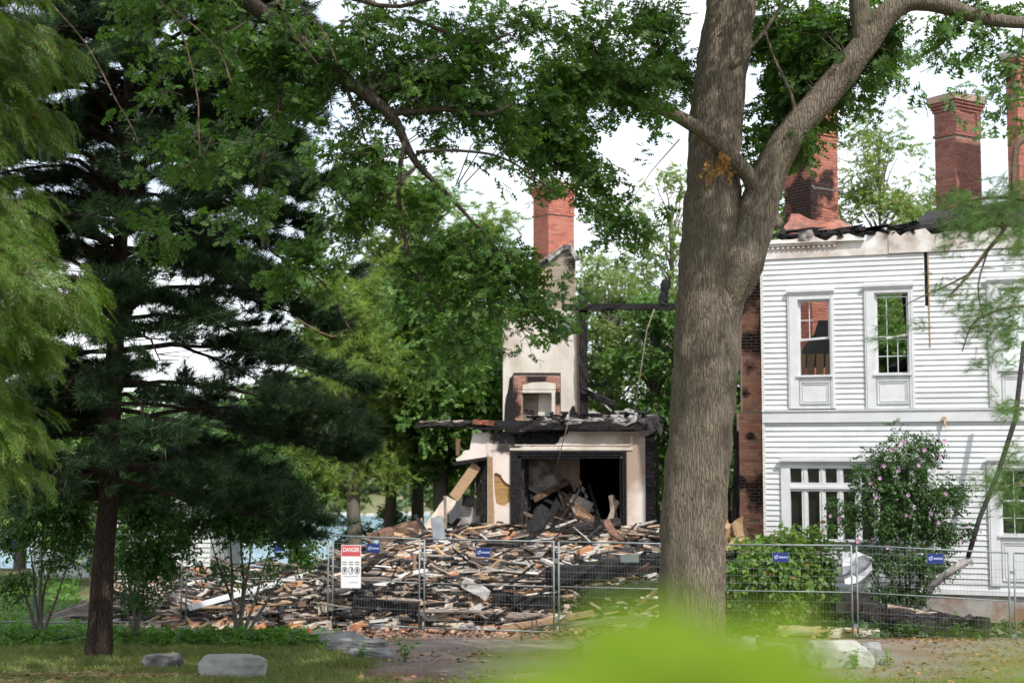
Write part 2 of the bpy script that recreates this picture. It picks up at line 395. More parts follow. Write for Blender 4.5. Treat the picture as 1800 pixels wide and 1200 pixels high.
M['sign_red'] = simple('sign_red', (.62, .10, .11), (.55, .09, .10), 3, rough=.4)
M['sign_blue'] = simple('sign_blue', (.022, .04, .17), (.03, .05, .2), 3, rough=.35)
M['sign_ink'] = simple('sign_ink', (.05, .05, .06), (.07, .07, .08), 3, rough=.5)
M['sign_pale'] = simple('sign_pale', (.5, .55, .78), (.45, .5, .75), 3, rough=.4)
M['sign_green'] = simple('sign_green', (.15, .19, .17), (.12, .15, .14), 4)
M['orange'] = simple('orange', (.75, .08, .03), (.6, .06, .02), 5, rough=.5)
M['tank'] = simple('tank', (.66, .67, .65), (.55, .56, .53), 5, rough=.35)
M['brass'] = simple('brass', (.35, .28, .12), None, 5, rough=.35, metal=.8)
M['stone_pale'] = simple('stone_pale', (.46, .45, .43), (.30, .29, .28), 3.5, rough=.95, bstr=.9, bdist=.04, c3=(.22, .22, .2))
M['stone_dark'] = simple('stone_dark', (.16, .155, .15), (.07, .068, .065), 4, rough=.95, bstr=.9, bdist=.04, c3=(.24, .24, .23))
M['stone_mid'] = simple('stone_mid', (.27, .27, .27), (.14, .14, .14), 4, rough=.95, bstr=.9, bdist=.04)
M['stone_found'] = simple('stone_found', (.36, .34, .31), (.26, .24, .22), 4, rough=.95, bstr=.6, c3=(.25, .14, .09))
M['shingle'] = simple('shingle', (.20, .19, .20), (.12, .115, .12), 6, (1, 1, 1), var=.3)
M['straw'] = leafmat('straw', (.42, .30, .16), (.5, .38, .2), .1, 2)
M['grass'] = leafmat('grass', (.12, .18, .045), (.24, .26, .085), .3, .45, (.3, .22, .1), .9)
M['litter'] = leafmat('litter', (.26, .11, .05), (.14, .07, .04), .1, .8, (.42, .22, .1), .85)
M['plastic_sheet'] = simple('plastic_sheet', (.74, .75, .78), (.6, .61, .65), 3, rough=.5, bstr=.4)
M['curtain'] = simple('curtain', (.48, .5, .48), None, 3)
def brickmat(name, c1, c2, soot=None, soot_str=.95):
    m, nt, out = newmat(name); r = rnd(nt)
    c = mixc(nt, r, c1, c2); n = tnoise(nt, coords(nt, 'world'), 14, 4)
    r2 = math_(nt, 'FRACT', math_(nt, 'MULTIPLY', r, 23.3), 0)
    c = mixc(nt, rng_(nt, r2, .86, .9, 0, .45), c, tuple(v * .35 for v in c1))
    c = mixc(nt, rng_(nt, n, .45, .7, 0, .5), c, (.27, .21, .185))
    if soot:
        wn_ = tnoise(nt, coords(nt, 'world'), 1.9, 7, .65); tot = None
        for (ctr, rr) in soot:
            d = N(nt, 'ShaderNodeVectorMath', operation='DISTANCE'); nt.links.new(N(nt, 'ShaderNodeNewGeometry').outputs['Position'], d.inputs[0]); d.inputs[1].default_value = tuple(ctr)
            e = math_(nt, 'SUBTRACT', math_(nt, 'ADD', 1.0, math_(nt, 'MULTIPLY', math_(nt, 'SUBTRACT', wn_, .5), 2.4)), math_(nt, 'DIVIDE', d.outputs['Value'], rr))
            tot = e if tot is None else math_(nt, 'MAXIMUM', tot, e)
        c = mixc(nt, rng_(nt, tot, 0, .35, 0, soot_str), c, (.014, .012, .012))
    finish(nt, out, c, .9, n, .4, .006, spec=.15); return m
window_glass, nt_, out_ = newmat('window_glass')
finish(nt_, out_, (.012, .014, .015), .06, spec=.5); M['glass'] = window_glass
# ---------------------------------------------------------------- ground, drive, lake, far shore
def axis_pts(a, b, near, step, far):
    v = [a]; x = a
    while x < b:
        x += step if near[0] <= x < near[1] else max(step, min(far, abs(x - (near[0] if x < near[0] else near[1])) * .25 + step)); v.append(min(x, b))
    return v
m, nt, out = newmat('ground_mat')
w = coords(nt, 'world'); n1 = tnoise(nt, w, .55, 6, .6); n2 = tnoise(nt, w, 7, 5, .6); n3 = tnoise(nt, w, .23, 4)
c = mixc(nt, rng_(nt, n1, .42, .62), (.12, .14, .05), (.24, .19, .11)); c = mixc(nt, rng_(nt, n2, .4, .7, 0, .5), c, (.045, .05, .022))
c = mixc(nt, rng_(nt, n3, .52, .62, 0, .6), c, (.11, .075, .045))
finish(nt, out, c, .95, n2, .8, .03, spec=.1); M['ground'] = m
xs = axis_pts(-3500, 3500, (-16, 16), .5, 500); ys = axis_pts(-60, 6000, (-2, 62), .5, 500)
# keep an exact half-metre lattice inside the near field
xs = sorted(set([x for x in xs if x < -16 or x > 16] + [i * .5 for i in range(-32, 33)]))
ys = sorted(set([y for y in ys if y < -2 or y > 62] + [i * .5 for i in range(-4, 125)]))
mb = MB(); vs = [(x, y, gz(x, y)) for y in ys for x in xs]; nx = len(xs)
mb.add(vs, [(j * nx + i, j * nx + i + 1, (j + 1) * nx + i + 1, (j + 1) * nx + i) for j in range(len(ys) - 1) for i in range(nx - 1)], True)
tag(mb.build('ground', M['ground']), kind='structure')
# worn drive, laid just above the ground
m, nt, out = newmat('drive_mat')
w = coords(nt, 'world'); n1 = tnoise(nt, w, .7, 7, .65); n2 = tnoise(nt, w, 18, 5, .7); n3 = tnoise(nt, w, .35, 4)
c = mixc(nt, rng_(nt, n1, .4, .62), (.20, .165, .145), (.14, .11, .095)); c = mixc(nt, rng_(nt, n2, .45, .7, 0, .6), c, (.18, .16, .145))
c = mixc(nt, rng_(nt, n3, .5, .62, 0, .7), c, (.16, .085, .05))
finish(nt, out, c, .9, n2, .6, .01, spec=.2); M['drive'] = m
mb = MB(); idx = {}
def left_edge(y): return -2.0 - max(0, (y - 21)) * .42
cells = [(i, j) for j in range(36, 62) for i in range(-14, 32) if i * .5 >= left_edge(j * .5)]
for (i, j) in cells:
    q = []
    for (a, b) in ((i, j), (i + 1, j), (i + 1, j + 1), (i, j + 1)):
        if (a, b) not in idx: idx[(a, b)] = len(mb.v); mb.v.append((a * .5, b * .5, gz(a * .5, b * .5) + .008))
        q.append(idx[(a, b)])
    mb.f.append(tuple(q)); mb.mi.append(0); mb.sm.append(True)
tag(mb.build('road', M['drive']), kind='structure')
m, nt, out = newmat('lake_mat')
w = coords(nt, 'world', (.25, 1, 1)); n2 = tnoise(nt, w, .35, 6, .6)
finish(nt, out, mixc(nt, rng_(nt, tnoise(nt, w, .06, 6), .4, .6), (.10, .20, .24), (.19, .29, .33)), .3, n2, .4, .5, spec=.4); M['lake'] = m
mb = MB(); mb.add([(-3400, 84, -19.4), (3400, 84, -19.4), (3400, 5900, -19.4), (-3400, 5900, -19.4)], [(0, 1, 2, 3)])
tag(mb.build('lake_water', M['lake']), kind='structure')
# far shore hills
mb = MB(); hx = [-900 + i * 15 for i in range(121)]; hy = [0, 4, 12, 30, 60, 110, 200, 320]
def hh(x, d):
    s = 1 - math.exp(-d / 45.); return -20.5 + s * (34 + 16 * noise.noise((x * .006, 0.3, 1)) + 7 * noise.noise((x * .02, d * .02, 5))) * (1 if d else 0)
shore = lambda x: 560 + 40 * noise.noise((x * .008, 2, 2)) + x * x * .0003
for d in hy:
    for x in hx: mb.v.append((x, shore(x) + d, hh(x, d)))
for j in range(len(hy) - 1):
    for i in range(len(hx) - 1): k = j * len(hx) + i; mb.f.append((k, k + 1, k + 1 + len(hx), k + len(hx))); mb.mi.append(0); mb.sm.append(True)
M['hill'] = simple('hill_mat', (.10, .14, .06), (.17, .16, .09), .05, rough=.95)
tag(mb.build('hill', M['hill']), kind='structure')
pos = []; sc = []
while len(pos) < 9000:
    x = random.uniform(-112, -18) if random.random() < .7 else random.uniform(-270, -170); d = random.uniform(2, 130); s = random.uniform(1.6, 3.2)
    if noise.noise((x * .03, d * .05, 8)) < -.32: continue
    r_ = s * random.uniform(.6, 2.3); pos.append((x + random.gauss(0, 1.5), shore(x) + d + random.gauss(0, 1.5), hh(x, d) + r_)); sc.append(s)
T_far = [sprig(dia_leaf(.5), 9, .7, 1.2, 1.6) for _ in range(5)]
n = len(pos); tag(scatter('distant_forest', T_far, pos, RNG.uniform(0, 6.3, n), RNG.normal(-.4, .5, n), RNG.uniform(-1.5, 1.5, n), sc, M['far_tree']),
    'dense green woods covering the low hill on the far side of the lake', 'woods', kind='stuff')
mb = MB()
for i in range(14):
    x = -95 + i * 6.2 + random.uniform(-2, 2); w_ = random.uniform(2, 6); c_ = Vector((x, shore(x) - .5, -19.2)); mb.obox(c_, Vector((w_, .4, 0)), Vector((0, 2, 0)), Vector((0, .3, random.uniform(.3, 1.0))), .4)
tag(mb.build('shoreline_rocks', M['stone_pale']), 'strip of bare pale rock along the far shore of the lake', 'rocks', kind='stuff')

# ---------------------------------------------------------------- bricks
def brick_mesh(mat, l=.21, d=.10, h=.062):
    mb = MB(); mb.box(0, l, 0, d, 0, h); me = mb.mesh('brick', mat); return me
class Bricks:
    """lays real bricks on faces; the first ones as objects, the rest joined"""
    def __init__(s, parent, mat, quota, name='brick'):
        s.p = parent; s.q = quota; s.mat = mat; s.full = brick_mesh(mat); s.half = brick_mesh(mat, .10); s.rest = MB(); s.name = name
    def one(s, x, y, z, rz, l, proud=0.):
        jit = random.uniform(-.003, .003)
        if s.q > 0 and l in (.21, .10):
            o = link(s.name, s.full if l == .21 else s.half, s.p); o.location = (x, y, z); o.rotation_euler = (0, 0, rz); o.location += Matrix.Rotation(rz, 3, 'Z') @ Vector((0, -proud + jit, 0)); s.q -= 1
        else:
            a = Matrix.Rotation(rz, 3, 'Z'); k = len(s.rest.v); mb = MB(); mb.box(0, l, -proud + jit, .10, 0, .062)
            s.rest.add([a @ Vector(v) + Vector((x, y, z)) for v in mb.v], mb.f)
    def face(s, x0, y0, rz, width, z0, z1, proud=0., keep=None, start=0):
        """face starts at (x0,y0) and runs along rz; outward is the local -y"""
        R = Matrix.Rotation(rz, 3, 'Z'); rows = max(1, int((z1 - z0) / .0735))
        for r in range(rows):
            u = 0; first = (r + start) % 2
            while u < width - .03:
                l = .10 if (first and u == 0) else .21
                l = min(l, width - u)
                if width - u - l < .04: l = width - u
                if keep is None or keep(u + l / 2, z0 + r * .0735):
                    q = Vector((x0, y0, 0)) + R @ Vector((u, 0, 0)); lq = .21 if abs(l - .21) < .004 else (.10 if abs(l - .10) < .004 else l)
                    s.one(q.x, q.y, z0 + r * .0735, rz, lq, proud)
                u += l + .011
    def done(s):
        if s.rest.v: tag(s.rest.build('brickwork', s.mat, s.p), kind='stuff')
def chimney(parent, name, base, rz, a, b, z0, z1, mat, quota, head=True, cap='brick', label=None, mortar='mortar', depth_visible=None):
    """stack a wide (front, -y), b deep (left face); base = near corner centre"""
    e = empty(name, base, rz, parent); 
    if label: e['label'] = label
    mb = MB(); mb.box(.006, a - .006, .006, b - .006, z0, z1 - .02); mb.build('mortar_core', M[mortar], e)
    br = Bricks(e, mat, quota)
    zt = z1 - (.95 if head else 0)
    br.face(0, 0, 0, a, z0, zt); br.face(0, b, -math.pi / 2, b - .104, z0, zt)
    if head:
        br.face(-.03, -.03, 0, a + .06, zt, zt + .08); br.face(-.03, b + .03, -math.pi / 2, b - .044, zt, zt + .08)     # string course
        z2 = zt + .08
        br.face(.0, 0, 0, .16, z2, z1 - .35, .03); br.face(a - .16, 0, 0, .16, z2, z1 - .35, .03); br.face(.165, 0, 0, a - .33, z2, z1 - .35)
        br.face(0, b, -math.pi / 2, b - .104, z2, z1 - .35)
        for i, d in enumerate((.03, .06, .09)):
            zz = z1 - .35 + i * .0735
            br.face(-d, -d, 0, a + 2 * d, zz, zz + .08); br.face(-d, b + d, -math.pi / 2, b + 2 * d - .104, zz, zz + .08)
        mb = MB(); mb.box(-.115, a + .115, -.115, b + .115, z1 - .125, z1 + .04)
        mb.box(.2, a - .2, .2, b - .2, z1 + .04, z1 + .06); mb.build('chimney_cap', M['concrete_cap'] if cap == 'concrete' else MATS['cap_brick'], e)
    br.done(); return e
simple('cap_brick', (.40, .26, .21), (.30, .22, .19), 8, bstr=.6)

# ---------------------------------------------------------------- white house
HA = math.radians(-19.0); HC = P(1343, 800, 31.0); HU = Vector((math.cos(HA), math.sin(HA), 0)); HN = Vector((math.sin(HA), -math.cos(HA), 0))
def hp(px, py, off=0.):
    r = ray(px, py); o = Vector((0, 0, CAMZ)); pt = Vector((HC.x, HC.y, 0)) + HN * off
    t = (pt - o).dot(HN) / r.dot(HN); q = o + r * t; return (q - pt).dot(HU), q.z
house = tag(empty('white_house', (HC.x, HC.y, 0), HA), 'fire damaged white clapboard house missing its roof, with brick chimneys standing above', 'house')
u_ = lambda px, py=800: hp(px, py)[0]
z_ = lambda py, px=1450: hp(px, py)[1]
ZB = z_(1036, 1700); ZF = z_(454, 1400); UE = 9.5
zt_fr = z_(418, 1400)
BAND0, BAND1 = z_(742, 1450), z_(720, 1450)
def win(px0, py0, px1, py1, hx0, hy0, hx1, hy1):
    """outer casing and hole in wall coordinates"""
    a = hp(px0, (py0 + py1) / 2)[0]; b = hp(px1, (py0 + py1) / 2)[0]; z1 = hp((px0 + px1) / 2, py0)[1]; z0 = hp((px0 + px1) / 2, py1)[1]
    c_ = hp(hx0, (hy0 + hy1) / 2)[0]; d = hp(hx1, (hy0 + hy1) / 2)[0]; w1 = hp((hx0 + hx1) / 2, hy0)[1]; w0 = hp((hx0 + hx1) / 2, hy1)[1]
    return (a, b, z0, z1), (c_, d, w0, w1)
W1 = win(1386, 510, 1467, 718, 1403, 526, 1460, 659)
W2 = win(1521, 500, 1607, 718, 1538, 514, 1598, 656)
W3 = win(1738, 488, 1850, 715, 1757, 505, 1832, 648)
W4 = win(1738, 806, 1850, 1030, 1757, 822, 1832, 940)
WB = win(1374, 808, 1646, 965, 1390, 823, 1632, 948)
wins = [W1, W2, W3, W4, WB]
# sheathing behind the boards
mb = MB(); y0, y1 = .03, .16
def wall_boxes(z0, z1, holes):
    cuts = sorted(set([z0, z1] + [h[2] for h in holes if z0 < h[2] < z1] + [h[3] for h in holes if z0 < h[3] < z1]))
    for a, b in zip(cuts, cuts[1:]):
        u = 0
        for h in sorted(holes):
            if h[2] < b - 1e-4 and h[3] > a + 1e-4:
                if h[0] > u: mb.box(u, h[0], y0, y1, a, b)
                u = h[1]
        mb.box(u, UE, y0, y1, a, b)
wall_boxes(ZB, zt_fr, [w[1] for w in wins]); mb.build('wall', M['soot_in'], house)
# clapboards
REV = .1135; z = ZB; rows = int((ZF - ZB) / REV) + 1; cb_count = 0
def clap(u0, u1, z0, z1):
    mb = MB(); n = max(1, int((u1 - u0) / .5)); lo = .010; w = lambda u: .002 * noise.noise((u * 1.3, z0 * 5, 2))
    vs = []; fs = []
    for i in range(n + 1):
        u = u0 + (u1 - u0) * i / n; d = .0025 * noise.noise((u * 1.1, z0 * 7, 4))
        vs += [(u, .012, z1 + .004), (u, -lo + d, z0 + w(u)), (u, .03, z0 + w(u)), (u, .03, z1 + .004)]
    for i in range(n):
        for k in range(4): fs.append((i * 4 + k, i * 4 + (k + 1) % 4, i * 4 + 4 + (k + 1) % 4, i * 4 + 4 + k))
    fs += [(3, 2, 1, 0), tuple(n * 4 + k for k in range(4))]
    mb.add(vs, fs); return mb.build('clapboard', M['white_paint'], house)
scar_u = u_(1629, 480)
for r in range(rows):
    a = ZB + r * REV; b = min(a + REV, ZF)
    if a > BAND0 - .02 and b < BAND1 + .02: continue
    if a < BAND0 < b: b = BAND0 - .002
    if a < BAND1 < b: a = BAND1 + .002
    segs = [(0.03, UE)]
    for (cas, hole) in wins:
        if cas[2] < b - .02 and cas[3] > a + .02:
            segs = [s for (p, q) in segs for s in ((p, min(q, cas[0])), (max(p, cas[1]), q)) if s[1] - s[0] > .04]
    if a > z_(545, 1629): segs = [s for (p, q) in segs for s in (((p, q),) if not (p < scar_u < q) else ((p, scar_u - .05), (scar_u + .05, q)))]
    for (cas, hole) in wins:
        for e_ in (cas[2], cas[3]):
            if a + .012 < e_ < b - .005 and (cas[2] < b - .02 and cas[3] > a + .02):
                if e_ == cas[3]: clap(cas[0] + .002, min(cas[1], UE) - .002, e_ + .022, b)
                elif e_ - a > .03: clap(cas[0] + .002, min(cas[1], UE) - .002, a, e_ - .002)
    for (p, q) in segs:
        cutu = random.uniform(p + 1, q - 1) if q - p > 4.5 else None
        for (s0, s1) in (((p, q),) if cutu is None else ((p, cutu - .002), (cutu + .002, q))):
            if random.random() < .93 or b < z_(600): clap(s0, s1, a, b)
            else: clap(s0, s1, a + .006, b)
# scar left by a lost downpipe, band course, corner board, frieze, dentils
mb = MB(); mb.box(scar_u - .05, scar_u + .05, .015, .03, z_(545, 1629), zt_fr + .02); mb.build('burnt_groove', M['char'], house)
mb = MB(); mb.rough_beam((scar_u + .035, .0, z_(610, 1635)), (scar_u + .03, -.01, zt_fr), .025, .03, 8, .004); mb.build('wood_strip', M['wood_tan'], house)
mb = MB(); mb.box(-.02, UE, -.045, .03, BAND0, BAND1); mb.box(-.03, UE, -.07, -.045, BAND1 - .03, BAND1 + .0); mb.build('band_course', M['white_trim'], house)
mb = MB(); mb.box(-.025, .03, -.03, .12, ZB, ZF); mb.build('corner_board', M['wood_white'], house)
fe = u_(1562, 440); f2 = u_(1660, 430)
pts = [(0, ZF), (fe, ZF), (fe, zt_fr - .02)]; k = 16
top = [(fe * (1 - (i + random.uniform(-.4, .4)) / k), zt_fr + random.choice((-.02, -.03, 0, .02, -.09)) + random.uniform(-.02, .02)) for i in range(1, k)] + [(0, zt_fr + .02)]
mb = MB(); mb.prism(pts + top, -.03, .03); mb.build('frieze_board', M['dirty_trim'], house)
mb = MB(); k = 9; zb2 = ZF + .012
mb.prism([(fe + .004, zb2), (f2, zb2)] + [(f2 - (f2 - fe) * i / k, zt_fr + .04 + random.choice((0, 0, -.02, -.1, .02)) + random.uniform(-.02, .02)) for i in range(k)] + [(fe + .004, zt_fr + .03)], -.05, .03); mb.build('frieze_board', M['dirty_trim'], house)
mb = MB(); mb.prism([(f2 + .01, ZF + .02), (UE, ZF + .02)] + [(UE - (UE - f2) * i / 14, zt_fr + random.uniform(-.06, .02)) for i in range(15)], -.02, .03); mb.build('frieze_board', M['dirty_trim'], house)
zd = z_(437, 1400); de = u_(1470, 440)
mb = MB(); mb.box(0, de, -.09, -.03, zd + .05, zd + .10); mb.box(0, u_(1520, 430), -.12, -.03, zd + .105, zd + .13); mb.build('cornice_moulding', M['dirty_trim'], house)
me = MB(); me.box(0, .055, -.075, -.03, 0, .05); dm = me.mesh('dentil', M['dirty_trim']); i = 0
while i * .11 < de - .05: o = link('dentil', dm, house); o.location = (.02 + i * .11, 0, zd - .003); i += 1
# burnt roof edge: charred plates, black felt, sloping remnant
mb = MB()
for i in range(90):
    u = random.uniform(-.2, 6.5); w_ = random.uniform(.3, 1.1); zz = zt_fr + (.02 if u < f2 else .0) + random.uniform(-.05, .12)
    mb.rough_beam((u, random.uniform(-.05, .5), zz), (u + w_, random.uniform(-.06, .6), zz + random.uniform(-.12, .16)), random.uniform(.05, .18), random.uniform(.03, .1), 3, .03)
tag(mb.build('burnt_roof_edge', M['char'], house), kind='stuff')
def sheet(name, pts_grid, mat, parent, thick=.02, jit=.04):
    """crumpled sheet from rows of points"""
    mb = MB(); R_ = len(pts_grid); C_ = len(pts_grid[0]); vs = [Vector(p) + Vector([random.uniform(-jit, jit) for _ in range(3)]) for row in pts_grid for p in row]
    mb.add(vs, [(j * C_ + i, j * C_ + i + 1, (j + 1) * C_ + i + 1, (j + 1) * C_ + i) for j in range(R_ - 1) for i in range(C_ - 1)], False)
    o = mb.build(name, mat, parent); md = o.modifiers.new('s', 'SOLIDIFY'); md.thickness = thick; return o
def lerp(a, b, t): return Vector(a) + (Vector(b) - Vector(a)) * t
ur, zr = hp(1572, 414, -.3); ur2, zr2 = hp(1640, 366, -1.5); ur3, zr3 = hp(1860, 340, -2.4)
rowA = [lerp((ur, .3, zr - .1), (UE, .3, zr + .3), t / 10) for t in range(11)]; rowB = [lerp((ur + .35, .9, (zr + zr2) / 2 + .02), (UE, 1.6, zr3 - .1), t / 10) for t in range(11)]
rowC = [lerp((ur2 - .1, 1.7, zr2 + .0), (UE, 3.0, zr3 + .25), t / 10) for t in range(11)]
sheet('roof_remnant', [rowA, rowB, rowC], M['roof_black'], house, .05, .05)
for i in range(9):
    u = .3 + i * .62 + random.uniform(-.15, .15); zz = zt_fr + random.uniform(-.02, .08); w_ = random.uniform(.35, .6)
    sheet('charred_flap', [[(u + k * w_ / 3, .05 + j * .15, zz + .12 * j * math.sin(k * 1.6 + i) + .05 * k * (i % 2)) for k in range(4)] for j in range(3)], M['char'], house, .02, .05)
# copper apron crumpled round the base of the near chimney
def cop(px, py, back): u, zz = hp(px, py, -back); return (u, back, zz)
g = [[cop(1362, 418, .25), cop(1400, 428, .15), cop(1440, 424, .15), cop(1475, 424, .1), cop(1510, 418, .2), cop(1535, 414, .3)],
     [cop(1372, 404, .5), cop(1398, 400, .35), cop(1425, 404, .5), cop(1450, 408, .2), cop(1490, 408, .25), cop(1522, 408, .5)],
     [cop(1385, 388, .9), cop(1402, 386, .8), cop(1424, 394, .8), cop(1455, 392, .6), cop(1480, 394, .7), cop(1500, 398, .9)],
     [cop(1392, 376, 1.3), cop(1406, 378, 1.1), cop(1425, 386, 1.0), cop(1452, 390, 1.0), cop(1478, 388, 1.2), cop(1488, 390, 1.4)]]
sheet('copper_flashing', g, M['copper'], house, .015, .035)
mb = MB(); a = cop(1418, 416, .08); mb.obox(a, Vector((.16, 0, 0)), Vector((0, .12, 0)), Vector((0, 0, .13)), .05); mb.obox((a[0] - .3, .2, a[2] - .02), Vector((.1, 0, 0)), Vector((0, .1, 0)), Vector((0, 0, .09)), .04); mb.build('mortar_lump', M['ash'], house)
# windows ------------------------------------------------------------
def strip(mb, a, b, yy, z0, z1): mb.box(a, b, yy[0], yy[1], z0, z1)
def sash(parent, h, z0, z1, nx_, nz, y, mat=M['white_trim'], fr=.04, mun=.016, skip=(), glass=False, tilt=0.):
    s = MB(); a, b = h[0], h[1]
    s.box(a, b, y, y + .035, z0, z0 + fr); s.box(a, b, y, y + .035, z1 - fr, z1); s.box(a, a + fr, y, y + .035, z0 + fr, z1 - fr); s.box(b - fr, b, y, y + .035, z0 + fr, z1 - fr)
    o = s.build('sash', mat, parent)
    for i in range(1, nx_):
        if ('v', i) in skip: continue
        u = a + (b - a) * i / nx_; q = MB(); q.box(u - mun / 2, u + mun / 2, y + .006, y + .028, z0 + fr, z1 - fr); q.build('muntin', mat, parent)
    for j in range(1, nz):
        if ('h', j) in skip: continue
        zz = z0 + (z1 - z0) * j / nz; xe = b - fr if ('s', j) not in skip else a + (b - a) * .45
        q = MB(); q.box(a + fr, xe, y + .004, y + .026, zz - mun / 2, zz + mun / 2); q.build('muntin', mat, parent)
    if glass: q = MB(); q.box(a + fr, b - fr, y + .012, y + .018, z0 + fr, z1 - fr); q.build('pane', M['glass'], parent)
def window(cas, h, panel=True, label=None):
    w_ = empty('window', (0, 0, 0), 0, house); w_.location = (0, 0, 0)
    if label: w_['label'] = label
    a, b, z0, z1 = cas; c, d, w0, w1 = h; mb = MB()
    mb.box(a, c, -.05, .10, z0, z1); mb.box(d, b, -.05, .10, z0, z1); mb.box(c, d, -.05, .10, w1, z1); mb.box(c, d, -.02, .10, z0, w0 - .002)
    mb.box(a - .03, b + .03, -.10, -.05, z1 - .04, z1 + .02); mb.box(a - .012, b + .012, -.075, -.05, z1 - .085, z1 - .042)
    for (p, q) in ((a + .035, a + .05), (b - .05, b - .035)): mb.box(p, q, -.062, -.05, z0, z1 - .09)
    mb.box(c, c + .03, .03, .15, w0, w1); mb.box(d - .03, d, .03, .15, w0, w1); mb.box(c + .03, d - .03, .03, .15, w1 - .03, w1)
    mb.build('window_frame', M['white_trim'], w_)
    mb = MB(); mb.box(c - .04, d + .04, -.085, .14, w0 - .045, w0); mb.build('window_sill', M['white_trim'], w_)
    if panel and w0 - z0 > .3:
        p0, p1 = z0 + .1, w0 - .14; mb = MB(); e0, e1 = c + .03, d - .03
        for (k0, k1, yy) in ((0, .022, -.045), (.05, .066, -.034)):
            mb.box(e0 + k0, e1 - k0, yy, -.0202, p0 + k0, p0 + k1); mb.box(e0 + k0, e1 - k0, yy, -.0202, p1 - k1, p1 - k0); mb.box(e0 + k0, e0 + k1, yy, -.0202, p0 + k1, p1 - k1); mb.box(e1 - k1, e1 - k0, yy, -.0202, p0 + k1, p1 - k1)
        mb.build('panel_moulding', M['white_trim'], w_)
    return w_
w1_ = window(*W1, label='upper window with bare brick and boards visible through its broken panes'); h = (W1[1][0] + .03, W1[1][1] - .03); zm = z_(596, 1430)
sash(w1_, h, zm, W1[1][3] - .03, 3, 2, .05, skip=(('v', 2), ('s', 1)), fr=.022)
mb = MB(); mb.beam((h[0], .07, zm - .01), (h[1], .06, zm + .03), .03, .045); mb.build('meeting_rail', M['white_trim'], w1_)
w2_ = window(*W2, label='upper window whose empty sashes show green trees behind the house'); h = (W2[1][0] + .03, W2[1][1] - .03); zm = z_(592, 1565)
sash(w2_, h, zm, W2[1][3] - .08, 3, 2, .05, skip=(('h', 1), ('v', 2)), fr=.022)
sash(w2_, h, W2[1][2], zm - .03, 3, 2, .09, fr=.022)
mb = MB(); mb.beam((h[0] + .2, .05, zm - .02), (h[1], .04, zm + .05), .03, .04); mb.build('meeting_rail', M['wood_white'], w2_)
w3_ = window(*W3); h = (W3[1][0] + .03, W3[1][1] - .03); zm = (W3[1][2] + W3[1][3]) / 2
sash(w3_, h, zm, W3[1][3] - .03, 3, 2, .05, glass=False, fr=.03); sash(w3_, h, W3[1][2], zm, 3, 2, .09, glass=False, fr=.03)
w4_ = window(*W4); h = (W4[1][0] + .03, W4[1][1] - .03); zm = (W4[1][2] + W4[1][3]) / 2
sash(w4_, h, zm, W4[1][3] - .03, 3, 2, .05, glass=True, fr=.03); sash(w4_, h, W4[1][2], zm, 3, 2, .09, glass=True, fr=.03)
# long ground floor window band with transom lights
wb = empty('window', (0, 0, 0), 0, house); wb['label'] = 'wide ground floor band of tall narrow lights under square transom lights'
(a, b, z0, z1), (c, d, w0, w1) = WB; mb = MB()
mb.box(a, c, -.05, .10, z0, z1); mb.box(d, b, -.05, .10, z0, z1); mb.box(c, d, -.05, .10, w1, z1); mb.box(c, d, -.03, .10, z0, w0 - .002)
mb.box(a - .04, b + .04, -.13, -.05, z1 - .03, z1 + .03); mb.box(a - .015, b + .015, -.09, -.05, z1 - .07, z1 - .032); mb.build('window_frame', M['white_trim'], wb)
zt0, zt1 = z_(863, 1450), z_(848, 1450); nb = 8; pitch = (d - c + .13) / nb
mb = MB(); mb.box(c, d, -.035, .12, zt0 - .0, zt1 + .0); mb.box(c, d, -.06, -.035, zt0 + .05, zt0 + .1); mb.build('transom_bar', M['white_trim'], wb)
for i in range(nb):
    u0 = c + i * pitch; u1 = u0 + pitch - .13
    if i < nb - 1:
        for (q0, q1) in ((w0, zt0), (zt1, w1)): mb = MB(); mb.box(u1, u1 + .13, -.02, .12, q0, q1); mb.box(u1 + .05, u1 + .08, -.035, -.02, q0, q1); mb.build('mullion', M['white_trim'], wb)
    for (q0, q1) in ((w0, zt0), (zt1, w1)): mb = MB(); mb.box(u0, u1, .07, .08, q0, q1); mb.build('pane', M['glass'], wb)
mb = MB(); mb.box(c - .05, d + .05, -.10, .1, w0 - .05, w0 - .003); mb.build('window_sill', M['white_trim'], wb)
# foundation and insides
mb = MB(); mb.box(.02, UE, .0, .3, -.8, ZB - .03); mb.build('foundation', M['stone_found'], house)
mb = MB(); mb.box(-.01, UE, -.05, .02, ZB - .1, ZB); mb.build('water_table', M['white_trim'], house)
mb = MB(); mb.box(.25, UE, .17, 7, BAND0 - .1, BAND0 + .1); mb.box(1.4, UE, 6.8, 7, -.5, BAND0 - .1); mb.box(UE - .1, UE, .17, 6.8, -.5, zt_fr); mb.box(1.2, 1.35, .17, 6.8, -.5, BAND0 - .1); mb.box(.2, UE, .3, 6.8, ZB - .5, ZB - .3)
mb.box(6.2, UE - .1, 2.4, 2.5, BAND0 + .1, zt_fr - .1); mb.build('inner_wall', M['soot_in'], house)
